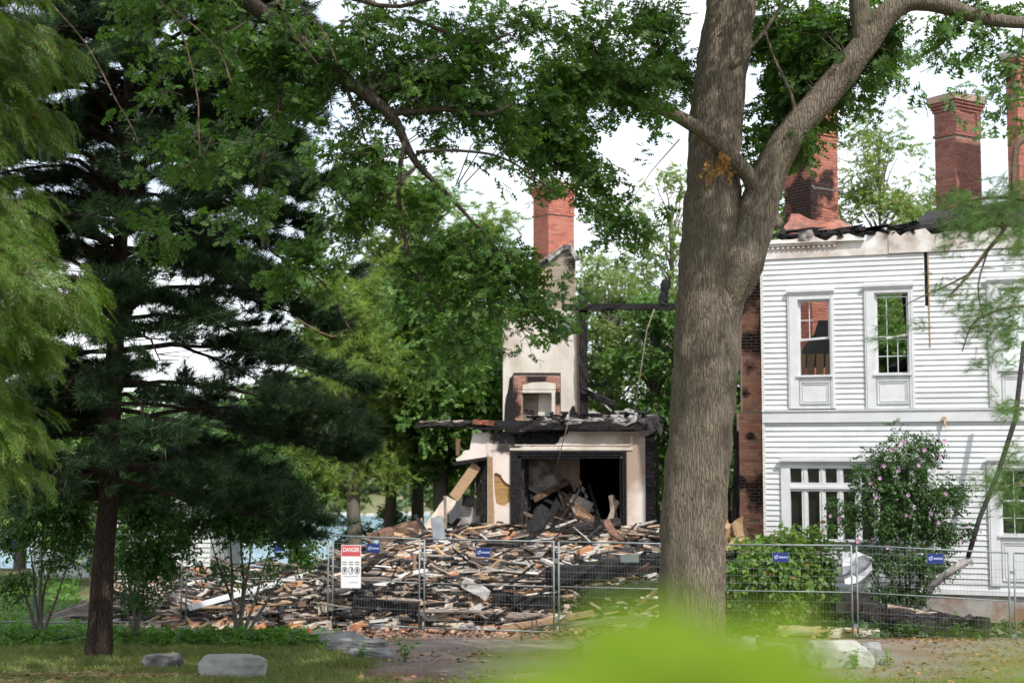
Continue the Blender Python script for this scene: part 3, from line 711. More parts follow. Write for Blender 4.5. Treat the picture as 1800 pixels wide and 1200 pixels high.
# things seen through the upper windows
mb = MB(); u0, zz0 = hp(1428, 650, -1.2); u1, zz1 = hp(1465, 570, -1.2)
mb.prism([(u0 - .35, zz0 + .05), (u1 + .3, zz0 + .05), (u1 + .3, zz1 + .1), (u0 + .15, zz1 + .1), (u0 + .05, zz1 - .2), (u0 - .2, zz1 - .5)], 1.2, 1.25); mb.build('slate_board', simple('slate_board', (.12, .12, .125), None, 3, rough=.7), house)
for i in range(4):
    mb = MB(); u, zz = hp(1408 + i * 16, 655, -1.0); mb.beam((u, 1.0, zz - .3), (u + .03, 1.02, zz + .42), .16, .03, Vector((0, 1, 0))); mb.build('loose_board', M['wood_tan'], house)
mb = MB(); u, zz = hp(1600, 600, -.8); mb.rough_beam((u + .1, .9, zz - 1), (u - .12, .9, zz + 1.4), .2, .15, 6, .03); u, zz = hp(1590, 640, -1); mb.rough_beam((u - .5, 1, zz - .3), (u + .4, 1, zz + .25), .3, .2, 5, .05); mb.build('charred_stud', M['char'], house)
# chimneys (near corner given in the world, then brought into the house frame)
inv = (Matrix.Translation((HC.x, HC.y, 0)) @ Matrix.Rotation(HA, 4, 'Z')).inverted()
def hloc(w): q = inv @ Vector((w.x, w.y, 0)); return (q.x, q.y, 0)
CR = math.radians(33)
def zat(px, py, Y): return P(px, py, Y).z
YA = 33.6; mA = brickmat('brick_sooty', (.36, .12, .08), (.45, .17, .12), [(P(1402, 342, YA), .95), (P(1400, 300, YA), .5), (P(1455, 325, YA + .2), .42)])
chimney(house, 'chimney', hloc(P(1424, 300, YA)), CR - HA, .93, .88, zat(1424, 720, YA), zat(1424, 165, YA), mA, 110, mortar='mortar_sooty', label='brick chimney blackened by soot on its left side above torn copper')
YB = 33.0; mB = brickmat('brick_dark_red', (.235, .085, .07), (.32, .13, .10), [(P(1660, 350, YB), .55)], .6)
chimney(house, 'chimney', hloc(P(1681, 300, YB)), CR - HA, .90, .62, zat(1681, 420, YB), zat(1681, 166, YB), mB, 130, label='slim brick chimney with corbelled head standing free against the sky')
YC = 31.5; mC = brickmat('brick_bright_red', (.33, .105, .075), (.41, .15, .11))
chimney(house, 'chimney', hloc(P(1792, 300, YC)), CR - HA, 1.1, .30, zat(1792, 420, YC), zat(1792, 92, YC), mC, 30, cap='concrete', label='tall brick chimney with a grey concrete cap cut by the frame edge')
mb = MB(); p_ = hloc(P(1424, 300, YA)); 
# antenna bracket on chimney
q = P(1455, 332, YA - .05); q2 = P(1482, 338, YA + .3); li = inv @ P(1432, 330, YA - .25); l2 = inv @ P(1482, 337, YA + .15)
mb.tube([li, l2], .012, 6); mb.tube([li + Vector((.02, 0, -.06)), li + Vector((-.05, -.03, .06))], .012, 6); mb.tube([l2 + Vector((-.1, 0, -.05)), l2 + Vector((-.02, 0, .05))], .012, 6); mb.build('metal_bracket', M['steel'], house)
# torn brick pier at the exposed left end of the house
pe = empty('brick_pier', hloc(P(1303, 700, 32.1)), -HA - math.radians(4), house); pe['label'] = 'scorched brick pier exposed at the torn left end of the house'
mP = brickmat('brick_scorched', (.55, .23, .15), (.66, .35, .24), [(P(1322, 505, 32.1), .7), (P(1330, 600, 32), .5), (P(1318, 640, 32), .28), (P(1335, 870, 32), .45), (P(1302, 850, 32), .22), (P(1322, 770, 32), .15), (P(1308, 690, 32), .2)])
zl0, zl1, zl2 = zat(1320, 962, 32.1), zat(1320, 722, 32.1), zat(1320, 478, 32.1)
mb = MB(); mb.box(.04, .52, .05, .6, zl1 - .02, zl2); mb.box(-.05, .52, .01, .65, zl0 - .4, zl1 - .02); mb.build('mortar_core', M['mortar'], pe)
br = Bricks(pe, mP, 90); br.face(.03, .045, 0, .46, zl1, zl2, keep=lambda u, zz: not (zz > zl2 - .5 and u < .2 * random.random())); br.face(-.06, 0, 0, .56, zl0 - .3, zl1, keep=lambda u, zz: random.random() < .97)
br.done()
mb = MB()
for i in range(4): mb.rough_beam((.5 + random.uniform(-.05, .03), -.03, zl0 - .3 + i * 1.5), (.49, -.02, zl0 + 1.25 + i * 1.5), .06, .06, 8, .015)
mb.rough_beam((-.13, .05, zl0 - .2), (-.1, .05, zl0 + 2.6), .08, .1, 9, .02); mb.build('charred_stud', M['char'], pe)
sheet('metal_flap', [[(-.02, -.1, zl2 - .2), (.25, -.1, zl2 + .02), (.52, -.05, zl2 + .28)], [(.0, .0, zl2 - .05), (.28, .0, zl2 + .22), (.52, .02, zl2 + .45)], [(.1, .3, zl2 + .05), (.3, .3, zl2 + .35), (.55, .3, zl2 + .5)]], simple('scorched_metal', (.22, .16, .16), (.1, .075, .075), 6, rough=.6, bstr=.6), pe, .01, .05)
mb = MB(); q = inv @ P(1660, 726, 29.8); mb.box(q.x - .04, q.x + .04, -.12, -.07, BAND0 + .02, BAND0 + .1); mb.beam((q.x, -.1, BAND0 + .05), (q.x + .02, -.14, BAND0 - .12), .03, .03); mb.build('light_bracket', M['wood_tan'], house)
# ---------------------------------------------------------------- burnt-out ruin in the middle
RY = 40.0
def X(px, Y=RY): return P(px, 800, Y).x
def Z(py, Y=RY): return P(1000, py, Y).z
ruin = tag(empty('burnt_building', (0, 0, 0)), 'roofless burnt shell with a tall chimney breast above one dark square opening', 'ruin')
RV = [(px, py) for px, py in []]
def poly(pts, Y=RY): return [(X(px, Y), Z(py, Y)) for px, py in pts]
def rag(a, b, n, j):
    return [(a[0] + (b[0] - a[0]) * i / n + random.uniform(-j, j), a[1] + (b[1] - a[1]) * i / n + random.uniform(-j, j)) for i in range(1, n)]
# plaster front: lintel, right pier, left pier with torn hole over laths
top = [(1134, 757), (1080, 757), (1000, 758), (995, 766), (985, 768), (982, 776), (975, 782), (962, 784), (950, 781), (935, 785), (922, 780), (910, 783), (905, 775), (904, 768), (896, 762), (870, 761), (856, 759), (832, 762), (828, 775), (826, 790), (815, 792), (812, 799), (801, 806), (803, 810), (857, 803)]
outer = [(857, 945), (905, 945), (905, 800), (1091, 797), (1092, 945), (1134, 945)] + top
hole = [(868, 833), (872, 830), (880, 834), (884, 842), (890, 848), (897, 852), (898, 880), (892, 884), (888, 889), (880, 888), (872, 884), (869, 860)]
hole2 = [(872, 917), (876, 915), (886, 917), (884, 922), (874, 923)]
mb = MB(); mb.prism(poly(outer), RY - .03, RY + .02, holes=[poly(hole), poly(hole2)]); mb.build('plaster_wall', M['plaster_pink'], ruin)
mb = MB(); mb.box(X(858), X(904), RY + .05, RY + .3, Z(945), Z(806)); mb.box(X(1093), X(1133), RY + .05, RY + .3, Z(945), Z(800)); mb.box(X(858), X(1133), RY + .05, RY + .3, Z(796), Z(762) - .1); mb.build('wall_core', M['char'], ruin)
lm = MB(); lm.box(0, X(899) - X(866), 0, .012, 0, .028); lme = lm.mesh('lath', M['lath']); zz = Z(926)
while zz < Z(829):
    o = link('lath', lme, ruin); o.location = (X(866), RY + .025 + random.uniform(0, .006), zz); o.rotation_euler = (0, random.uniform(-.006, .006), 0); zz += .037
mb = MB(); mb.prism(poly([(858, 802), (866, 802), (867, 860), (869, 900), (868, 945), (858, 945)]), RY - .045, RY - .032); mb.build('wood_strip', M['wood_tan'], ruin)
# mouldings: plaster architrave around the opening and charred inner frame
mb = MB(); mb.box(X(896), X(1112), RY - .06, RY - .032, Z(791), Z(787)); mb.box(X(905), X(1112), RY - .05, RY - .032, Z(783), Z(781)); mb.box(X(1108), X(1112), RY - .05, RY - .032, Z(787), Z(765)); mb.box(X(1008), X(1134), RY - .08, RY - .032, Z(762), Z(759)); mb.box(X(856), X(860), RY - .05, RY - .032, Z(800), Z(765)); mb.build('plaster_moulding', M['plaster'], ruin)
mb = MB()
for i, (a, b) in enumerate(((0, .09), (.09, .2), (.2, .3))):
    d = .09 - i * .03; l, r_, t = X(897), X(1101), Z(792)
    mb.box(l + a, l + b, RY - d, RY + .3, Z(950), t - a); mb.box(r_ - b * .6, r_ - a * .6, RY - d, RY + .3, Z(950), t - a); mb.box(l + b, r_ - b * .6, RY - d, RY + .3, t - b * .7, t - a * .7)
mb.build('charred_door_frame', M['char'], ruin)
me = MB(); me.rough_beam((0, 0, 0), (0, 0, 2.3), .1, .1, 12, .02); cme = me.mesh('charred_stud', M['char_wood'])
for i in range(6):
    o = link('charred_stud', cme, ruin); o.location = (X(915 + i * 4.5), RY + .25 + i * .25, Z(950)); o.rotation_euler = (0, random.uniform(-.03, .03), i)
mb = MB(); mb.box(X(1135), X(1150), RY - .02, RY + .25, Z(950), Z(755)); mb.box(X(1152), X(1156), RY, RY + .06, Z(950), Z(775)); mb.build('charred_corner_post', M['char'], ruin)
for i in range(22):
    mb = MB(); zz = Z(945) + i * .128; mb.box(X(1134.5), X(1151), RY - .04, RY - .022, zz, zz + .11); mb.build('charred_board', M['char_wood'], ruin)
# inside of the opening
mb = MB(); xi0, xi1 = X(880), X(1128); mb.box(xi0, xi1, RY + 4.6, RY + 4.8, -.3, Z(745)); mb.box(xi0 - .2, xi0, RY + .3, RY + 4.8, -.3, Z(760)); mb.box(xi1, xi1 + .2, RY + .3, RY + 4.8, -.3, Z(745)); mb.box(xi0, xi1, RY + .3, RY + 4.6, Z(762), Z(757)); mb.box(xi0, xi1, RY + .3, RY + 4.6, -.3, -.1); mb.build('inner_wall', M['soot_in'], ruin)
mb = MB(); mb.prism(poly([(930, 808), (948, 806), (962, 818), (978, 838), (988, 852), (975, 862), (955, 870), (935, 880), (930, 860)]), RY + .9, RY + .95); mb.build('leaning_plaster_slab', simple('plaster_scorched', (.34, .29, .27), (.1, .085, .08), 3, lo=.4, hi=.6), ruin)
for (a, b, ya, yb, w_, h_, mat) in (((938, 878), (998, 846), .6, .9, .14, .06, 'wood_brown'), ((985, 868), (1060, 930), 1.0, .5, .2, .1, 'wood_brown'), ((980, 855), (1005, 935), .7, .7, .06, .05, 'char_wood'), ((1020, 860), (975, 930), .5, .4, .05, .05, 'char_wood'), ((925, 860), (1040, 920), .9, .5, .08, .06, 'char'), ((1035, 850), (1060, 930), 1.2, .9, .07, .06, 'char_wood'), ((950, 840), (1020, 870), 1.0, 1.1, .07, .06, 'char'), ((918, 900), (990, 930), .4, .3, .07, .05, 'wood_grey'), ((1000, 905), (1080, 930), .3, .2, .08, .05, 'wood_brown'), ((1000, 820), (1030, 900), 1.6, 1.2, .12, .1, 'char_wood'), ((935, 900), (1000, 850), 1.2, 1.4, .4, .2, 'char'), ((950, 950), (985, 870), .4, .9, .2, .2, 'char'), ((1075, 870), (1082, 935), .35, .25, .16, .05, 'wood_grey'), ((1086, 880), (1066, 925), .3, .2, .12, .05, 'wood_grey'), ((1005, 875), (1040, 892), .8, 1.1, .25, .06, 'wood_white'), ((1012, 900), (1048, 925), .5, .7, .2, .08, 'wood_tan'), ((960, 925), (952, 896), .3, .4, .05, .04, 'wood_grey'), ((1030, 930), (1005, 890), .3, .7, .06, .04, 'wood_grey'), ((920, 940), (1000, 905), 1.5, 2, .5, .3, 'char'), ((990, 940), (1040, 915), 1.2, 1.4, .6, .3, 'char')):
    mb = MB(); mb.rough_beam(P(*a, RY + ya), P(*b, RY + yb), w_, h_, 5, .02, Vector((0, 1, 0))); mb.build('fallen_timber', M[mat], ruin)
for i in range(9): # white chips standing in for daylight between charred rafters
    p = P(1004 + i * 5.2, 812 + i * 12, RY + 1.5); mb = MB(); mb.obox(p, Vector((.035, 0, -.05)), Vector((0, .02, 0)), Vector((.02, 0, .05)), .02); mb.build('daylight_chip', M['wood_white'], ruin)
# left wing: ledge, posts, wall scraps
mb = MB(); mb.prism(poly([(795, 812), (857, 802), (857, 807), (836, 812), (800, 818)]), RY - .5, RY + .3); mb.build('charred_ledge', M['char'], ruin)
mb = MB(); mb.prism(poly([(801, 770), (809, 772), (808, 797), (802, 800)]), RY - .1, RY + .1); mb.build('wood_stub', M['wood_brown'], ruin)
for (a, b, w_) in (((850, 808), (851, 945), .16), ((841, 810), (840, 905), .1), ((833, 812), (829, 880), .09), ((824, 870), (822, 890), .3)):
    mb = MB(); mb.rough_beam(P(*a, RY + .1), P(*b, RY + .1), w_, .12, 9, .015, Vector((0, 1, 0))); mb.build('charred_stud', M['char'], ruin)
mb = MB(); mb.prism(poly([(808, 945), (808, 880), (815, 872), (822, 878), (828, 870), (838, 876), (845, 872), (845, 945)]), RY + .25, RY + .3); mb.build('wall_scrap', simple('wall_scrap', (.58, .55, .5), (.3, .28, .26), 3, (1, 1, .4), c3=(.1, .09, .09)), ruin)
mb = MB(); mb.box(X(789), X(808), RY + .28, RY + .32, Z(945), Z(880)); mb.build('wall_scrap', simple('grey_boards', (.32, .32, .33), (.2, .2, .2), 4, (1, 1, 6)), ruin)
tb = MB(); tb.beam(P(797, 875, RY - .6), P(838, 817, RY - .3), .3, .03, Vector((-.3, 1, .2))); tb.build('hanging_board', M['wood_tan'], ruin)
# main charred beam and burnt roof deck
me = MB(); me.rough_beam(P(832, 747, RY - .2), P(1137, 748, RY - .2), .2, .24, 22, .018); me.build('charred_beam', M['char'], ruin)
me = MB(); me.rough_beam(P(731, 747, RY + .1), P(835, 745, RY - .1), .14, .14, 10, .04); me.build('charred_beam_end', M['char_wood'], ruin)
me = MB(); me.rough_beam(P(832, 741, RY - .32), P(868, 744, RY - .32), .05, .13, 4, .02); me.build('scorched_wood', simple('scorched_orange', (.30, .10, .05), (.1, .04, .03), 8), ruin)
for k in range(3): me = MB(); me.rough_beam(P(738 + 22 * k, 742 + k, RY + .1), P(770 + 22 * k, 740, RY + .1), .2, .05, 4, .02); me.build('scorched_board', M['wood_grey'], ruin)
rows_ = []
for j in range(5):
    rows_.append([P(935 + i * 10.5, 741 - min(1, j / 3) * (16 + 6 * math.sin(i * .9) - (8 if i < 3 else 0)) + random.uniform(-2, 2), RY - .3 + j * .6) for i in range(22)])
sheet('burnt_roof_deck', rows_, M['ash'], ruin, .06, .06)
mb = MB()
for i in range(60):
    p = P(random.uniform(925, 1160), random.uniform(724, 742), RY + random.uniform(-.4, 1)); q = p + Vector((random.uniform(-.5, .5), random.uniform(-.3, .3), random.uniform(-.1, .1))); mb.rough_beam(p, q, random.uniform(.04, .12), .04, 3, .02)
for i in range(16):
    p = P(random.uniform(915, 985), random.uniform(758, 764), RY + .1); mb.rough_beam(p, p + Vector((random.uniform(-.2, .2), 0, random.uniform(-.45, -.15))), .12, .06, 3, .02)
tag(mb.build('burnt_scraps', M['char'], ruin), kind='stuff')
sheet('twisted_metal', [[P(1120 + i * 11, 730 + 8 * math.sin(i * 1.7) + j * 9 + i * 2, RY - .4 + j * .1) for i in range(5)] for j in range(4)], simple('grey_metal_scrap', (.36, .34, .34), (.12, .11, .11), 6), ruin, .01, .05)
# chimney breast (plaster on brick) with an upper fireplace
CY_ = RY + .9
def XC(px): return X(px, CY_)
def ZC(py): return Z(py, CY_)
cb = empty('chimney_breast', (0, 0, 0), 0, ruin)
po = [(886, 762), (886, 560), (893, 550), (905, 546), (930, 541), (950, 545), (985, 543), (1015, 550), (1016, 762)]
fh = [(919, 762), (919, 688), (976, 684), (976, 762)]
fire = [(886, 735), (886, 700), (890, 690), (894, 668), (904, 657), (984, 657), (985, 735)]
mb = MB(); mb.prism([(XC(a), ZC(b)) for a, b in [(986, 762), (986, 655), (903, 655), (896, 668), (892, 690), (888, 700), (887, 762), (884, 762), (884, 556), (892, 549), (905, 546), (930, 541), (950, 545), (985, 543), (1014, 550), (1015, 762)]], CY_ - .03, CY_ + .2); mb.build('plaster_face', M['plaster'], cb)
mb = MB(); mb.box(XC(885), XC(1020), CY_ + .45, CY_ + 1.2, -.2, ZC(553)); mb.box(XC(885), XC(919), CY_ + .03, CY_ + .45, ZC(762), ZC(657)); mb.box(XC(976), XC(1019), CY_ + .03, CY_ + .45, ZC(762), ZC(553)); mb.box(XC(885), XC(976), CY_ + .2, CY_ + .45, ZC(657), ZC(553)); mb.box(XC(919), XC(976), CY_ + .03, CY_ + .45, ZC(683), ZC(657)); mb.build('mortar_core', M['mortar'], cb)
mF = brickmat('brick_fireplace', (.34, .15, .11), (.45, .25, .2), [(P(945, 668, CY_), .35), (P(900, 720, CY_), .35), (P(978, 700, CY_), .22), (P(893, 690, CY_), .4)])
br = Bricks(cb, mF, 70)
br.face(XC(904), CY_ + .0, 0, XC(985) - XC(904), ZC(683), ZC(657)); br.face(XC(904), CY_, 0, .21, ZC(752), ZC(684), start=1); br.face(XC(977), CY_, 0, .12, ZC(752), ZC(684)); br.done()
mO = brickmat('brick_old_orange', (.42, .2, .13), (.5, .3, .22)); br = Bricks(cb, mO, 60, 'edge_brick'); br.face(XC(1015.5), CY_ - .02, 0, .10, ZC(750), ZC(552)); br.face(XC(886), CY_ + .1, 0, XC(1016) - XC(886), ZC(551), ZC(541), keep=lambda u, zz: random.random() < .8); br.done()
mb = MB(); mb.box(XC(918), XC(977), CY_ - .03, CY_ + .02, ZC(690), ZC(685)); mb.box(XC(970), XC(976), CY_ - .03, CY_ + .4, ZC(752), ZC(690)); mb.prism([(XC(918), ZC(684)), (XC(977), ZC(684)), (XC(977), ZC(674)), (XC(960), ZC(671)), (XC(935), ZC(672)), (XC(920), ZC(676))], CY_ - .015, CY_ + .02); mb.build('fire_surround', M['plaster'], cb)
mBf = brickmat('brick_buff', (.36, .30, .23), (.27, .23, .18), [(P(1008, 455, RY + 1), .35), (P(975, 448, RY + 1), .1)])
br = Bricks(cb, mBf, 30); br.face(XC(919), CY_ + .4, 0, .5, ZC(752), ZC(690)); br.done()
mb = MB(); mb.prism([(XC(945), ZC(752)), (XC(970), ZC(752)), (XC(970), ZC(690)), (XC(948), ZC(692))], CY_ + .34, CY_ + .36); mb.build('fireback', M['plaster'], cb)
mb = MB(); mb.prism([(XC(a), ZC(b)) for a, b in ((886, 752), (888, 708), (893, 690), (896, 664), (902, 660), (903, 700), (905, 735), (915, 752))], CY_ - .06, CY_ + .0); mb.build('charred_patch', M['char'], cb)
mb = MB(); mb.prism([(XC(a), ZC(b)) for a, b in ((1000, 735), (1004, 716), (1008, 712), (1012, 722), (1014, 735))], CY_ - .05, CY_ - .032); mb.build('charred_patch', M['char'], cb)
# shoulder in buff brick, then the red stack turned to show its corner
SY = RY + 1.0
sx = lambda px: X(px, SY); sz = lambda py: Z(py, SY)
mb = MB(); mb.prism([(sx(a), sz(b)) for a, b in ((938, 545), (1013, 545), (1013, 460), (1006, 448), (1000, 436), (982, 440), (970, 455), (955, 463), (938, 480))], SY + .008, SY + .7); mb.build('mortar_core', M['buff_mortar'], ruin)
br = Bricks(ruin, mBf, 110)
def keepb(u, zz):
    px = 938 + u * 2500 / SY; lim = 480 if px < 955 else (463 if px < 970 else (450 if px < 985 else (438 if px < 1003 else 452)))
    return zz < sz(lim + 3) and not (px < 960 and random.random() < .15)
br.face(sx(938), SY, 0, sx(1013) - sx(938), sz(547), sz(436), keep=keepb)
st = MB(); st.prism([(sx(a), sz(b)) for a, b in ((938, 545), (962, 545), (962, 470), (955, 466), (938, 478))], SY - .03, SY - .004); st.build('plaster_patch', simple('plaster_tan', (.50, .38, .28), (.38, .27, .19), 4), ruin)
mb = MB(); 
for (a, b) in (((934, 476), (962, 456)), ((960, 458), (988, 436)), ((985, 437), (1004, 432)), ((1002, 434), (1014, 458))): mb.rough_beam(P(*a, SY - .05), P(*b, SY - .05), .12, .14, 3, .03, Vector((0, 1, 0)))
mb.build('broken_mortar_edge', M['ash'], ruin)
mb = MB(); mb.rough_beam(P(932, 478, SY - .12), P(963, 456, SY - .12), .1, .09, 4, .02, Vector((0, 1, 0))); mb.build('charred_edge', M['char'], ruin)
br.q = min(br.q, 60); br.done()
mR = brickmat('brick_red', (.42, .12, .08), (.50, .18, .125), [(P(1000, 445, SY), .3), (P(982, 425, SY), .18)])
chimney(ruin, 'chimney', P(966, 800, SY + .1) * Vector((1, 1, 0)) if False else Vector((sx(965), SY + .12, 0)), math.radians(31), .90, .84, sz(478), sz(318), mR, 130)
# charred frame post, crosspiece, wires
me = MB(); me.rough_beam(P(1024, 508, RY + .7), P(1027, 745, RY + .7), .22, .22, 16, .02, Vector((0, 1, 0))); me.build('charred_post', M['char'], ruin)
me = MB(); me.rough_beam(P(988, 540, RY + .5), P(1190, 539, RY + .5), .17, .17, 14, .015); me.build('charred_crossbeam', M['char'], ruin)
me = MB(); me.rough_beam(P(1165, 537, RY + .5), P(1171, 492, RY + .5), .24, .2, 5, .03, Vector((0, 1, 0))); me.build('charred_stub', M['char'], ruin)
me = MB(); me.rough_beam(P(1021, 682, RY + .6), P(1080, 712, RY + .3), .2, .16, 6, .04); me.build('fallen_timber', M['char'], ruin)
me = MB(); me.beam(P(1036, 684, RY + .5), P(1075, 722, RY + .3), .06, .04); me.build('white_board', M['wood_white'], ruin)
mb = MB(); mb.tube([P(1150, 543, RY), P(1137, 580, RY), P(1128, 640, RY), P(1113, 735, RY)], .014, 5); mb.build('wire', M['wood_grey'], ruin)
mb = MB(); mb.tube([P(999, 742, RY - .5), P(990, 775, RY - .5), P(976, 830, RY - .4)], .014, 5); mb.build('wire', M['dead_branch'], ruin)

# ---------------------------------------------------------------- debris field
def heap(x, y):
    e = max(0, min(1, (y - 29.4) / 1.6)); base = .85 * e * e * (3 - 2 * e) + max(0, min(1, (y - 31) / 8.5)) * .62
    lx = .22 * max(0, min(1, (x + 11.2) / 1.6)) + .78 * max(0, min(1, (x + 9.5 - (y - 30) * .28) / 3.2 - .55)); rx = max(0, min(1, (6.2 - x) / 2.0))
    b = base * lx * rx; 
    return b + (.14 * noise.noise((x * .8, y * .8, 3)) + .08 * noise.noise((x * 2.1, y * 2.1, 7))) * min(1, b * 3) - .05 * (1 - min(1, b * 4))
pile = tag(empty('debris_pile', (-1, 34, -.2)), 'long heap of charred and splintered house timbers lying behind the mesh fence', 'debris')
off = Vector((1, -34, .2))
mb = MB(); gx = [-13 + i * .3 for i in range(66)]; gy = [28.6 + j * .3 for j in range(48)]
for y in gy:
    for x in gx:
        b = heap(x, y); mb.v.append(tuple(Vector((x, y, gz(x, y) + b + random.uniform(-.03, .03) * (b > .1))) + off))
for j in range(len(gy) - 1):
    for i in range(len(gx) - 1): k = j * len(gx) + i; mb.f.append((k, k + 1, k + 1 + len(gx), k + len(gx))); mb.mi.append(0); mb.sm.append(False)
tag(mb.build('rubble_bed', M['rubble'], pile), kind='stuff')
TM = ['wood_grey', 'char_wood', 'wood_tan', 'wood_brown', 'wood_white', 'char']
def board_shape(mb, c, l, w_, t, yaw, pitch, roll):
    R = Matrix.Rotation(yaw, 3, 'Z') @ Matrix.Rotation(pitch, 3, 'Y') @ Matrix.Rotation(roll, 3, 'X'); vs = []
    bend = random.uniform(-.03, .03) * l; e0 = random.uniform(-.5, .5) * w_; e1 = random.uniform(-.5, .5) * w_
    for (x, k) in ((-.5, 0), (0, 1), (.5, 2)):
        for (s, q) in ((-1, -1), (1, -1), (1, 1), (-1, 1)):
            xx = x * l + (e0 * s if k == 0 else (e1 * s if k == 2 else 0)); ww = w_ * (.5 if k == 1 else random.uniform(.3, .52))
            vs.append(c + R @ Vector((xx, s * ww, q * t / 2 + (bend if k == 1 else 0))))
    fs = [(3, 2, 1, 0), (8, 9, 10, 11)]
    for k in (0, 4):
        for i in range(4): fs.append((k + i, k + (i + 1) % 4, k + 4 + (i + 1) % 4, k + 4 + i))
    mb.add(vs, fs)
def rand_board(big):
    y = random.choice([random.uniform(29.4, 31.5), random.uniform(29.6, 40.2)]); x = random.uniform(-.27 * y, 5.4)
    b = heap(x, y); l = random.triangular(.8, 3.8, 1.3) if big else random.triangular(.1, 1.3, .25)
    w_ = random.triangular(.06, .3, .11) if big else random.triangular(.03, .2, .05); t = random.uniform(.02, .06)
    if b < .03 and random.random() < .75: return None
    yaw = random.gauss(0, .38) + (math.pi if random.random() < .5 else 0) if random.random() < .8 else random.uniform(0, 6.3)
    pitch = random.gauss(0, .07) if big else random.gauss(0, .14)
    if random.random() < .035: pitch = random.uniform(-.8, -.3)
    return Vector((x, y, gz(x, y) + b + random.uniform(.0, .11 if big else .14) + abs(math.sin(pitch)) * l * .3)), l, w_, t, yaw, pitch, random.gauss(0, .4)
wts = [.24, .22, .10, .13, .10, .21]
cnt = 0
while cnt < 285:
    r = rand_board(True)
    if not r: continue
    r = list(r)
    if cnt % 4 == 0: r[1] *= 1.35; r[2] = random.uniform(.03, .06); r[3] = .03
    if cnt % 9 == 0: r[2] = random.uniform(.3, .5); r[1] *= .7
    mb = MB(); c0 = r[0] + off; board_shape(mb, Vector(), *r[1:]); k = random.choices(range(6), wts)[0]
    o = mb.build('plank', M[TM[k]], pile); o.location = c0; cnt += 1
small = MB(); small.v = []; cnt = 0
while cnt < 9500:
    r = rand_board(False)
    if not r: continue
    small.m = random.choices(range(6), wts)[0]; board_shape(small, r[0] + off, *r[1:]); cnt += 1
tag(small.build('splintered_wood', [M[t] for t in TM], pile), kind='stuff')
# pale insulation lumps and plaster chunks
mb = MB()
for i in range(900):
    y = random.choice([random.uniform(29.3, 31), random.uniform(29.5, 40)]); x = random.uniform(-.26 * y, 5); s = random.uniform(.03, .16); mb.m = random.choices((0, 1, 2), (.5, .25, .25))[0]
    mb.obox(Vector((x, y, gz(x, y) + heap(x, y) + .08 + s * .3)) + off, Vector((s, s * .3, s * .2)), Vector((-s * .3, s * .8, 0)), Vector((0, .1 * s, s * .5)), s * .3)
tag(mb.build('plaster_chunks', [simple('pale_rubble', (.55, .47, .38), (.38, .31, .25), 8), simple('orange_rubble', (.42, .2, .1), (.3, .14, .08), 8), M['ash']], pile), kind='stuff')
# reddish splinters and litter in front of the heap
pos = []
for i in range(5200):
    y = random.triangular(27.2, 30.6, 29.3); x = random.uniform(-9, 6); pos.append((x, y, gz(x, y) + .02 + max(0, heap(x, y)) + random.uniform(0, .02)))
n = len(pos); Tl = [dia_leaf(.3), dia_leaf(.15), dia_leaf(.5)]
tag(scatter('wood_chips', Tl, pos, RNG.uniform(0, 6.3, n), RNG.normal(0, .25, n), RNG.normal(0, .4, n), RNG.uniform(.06, .2, n), simple('chips', (.38, .22, .15), (.22, .12, .08), 5, var=.5), None), 'scatter of rusty orange wood chips along the foot of the debris heap', 'wood chips', kind='stuff')
# pieces of the heap that stand out
def thing_beam(name, label, cat, a, b, w_, h_, mat, n=8, jit=.02, up=Vector((0, 1, 0)), group=None):
    a, b = Vector(a), Vector(b); mb = MB(); mb.rough_beam(Vector(), b - a, w_, h_, n, jit, up); o = mb.build(name, M[mat] if isinstance(mat, str) else mat); o.location = a
    return tag(o, label, cat, group)
thing_beam('charred_beam', 'longest charred black beam lying across the right half of the debris heap', 'beam', P(965, 1012, 30.3), P(1190, 985, 31.2), .36, .36, 'char', 14, .05)
thing_beam('charred_beam', 'charred black beam half sunk under the longest beam, nearer the fence', 'beam', P(1020, 1045, 29.9), P(1175, 1030, 30.3), .26, .3, 'char', 10, .05)
thing_beam('charred_beam', 'dark charred beam leaning up out of the dark square opening', 'beam', P(912, 978, 36.5), P(955, 900, 38.5), .38, .3, 'char', 8, .05)
thing_beam('charred_beam', 'long burnt beam stretched along the foot of the dark square opening', 'beam', P(905, 942, 38.4), P(1090, 918, 38.8), .22, .2, 'char_wood', 12, .04)
for (a, b, Ya, Yb, w_, lb) in (((620, 1062), (735, 1072), 30.0, 29.8, .26, 'blackened beam low in the heap between the first two fence posts'), ((745, 1030), (905, 1018), 31.2, 31.6, .2, 'blackened beam lying level behind the blue sign panel'), ((600, 1040), (700, 1030), 30.8, 31.2, .18, 'blackened beam just under the danger sign'), ((870, 1052), (985, 1060), 30.0, 29.8, .2, 'blackened beam end jutting beside the centre fence post')):
    thing_beam('charred_beam', lb, 'beam', P(*a, Ya), P(*b, Yb), w_, .25, 'char', 9, .04)
thing_beam('rusty_plank', 'rusty brown plank sloping down in front of the right pier', 'plank', P(1066, 915, 38.2), P(1104, 985, 35.5), .18, .07, simple('rusty_brown', (.24, .12, .09), (.13, .07, .055), 6), 6, .01)
thing_beam('fallen_slab', 'brown scorched slab tilted up at the left end of the heap', 'slab', P(645, 944, 38.6), P(722, 922, 38.9), .2, .1, 'wood_brown', 6, .03)
thing_beam('fallen_slab', 'thick dark slab lying just right of the brown tilted slab', 'slab', P(668, 948, 38.2), P(745, 926, 38.4), .4, .3, 'wood_brown', 8, .06)
thing_beam('grey_board', 'wide grey board standing upright beside the left wing of the ruin', 'board', P(775, 976, 36.5), P(768, 908, 36.9), .3, .05, simple('grey_board', (.22, .24, .26), (.15, .16, .18), 4), 3, .01)
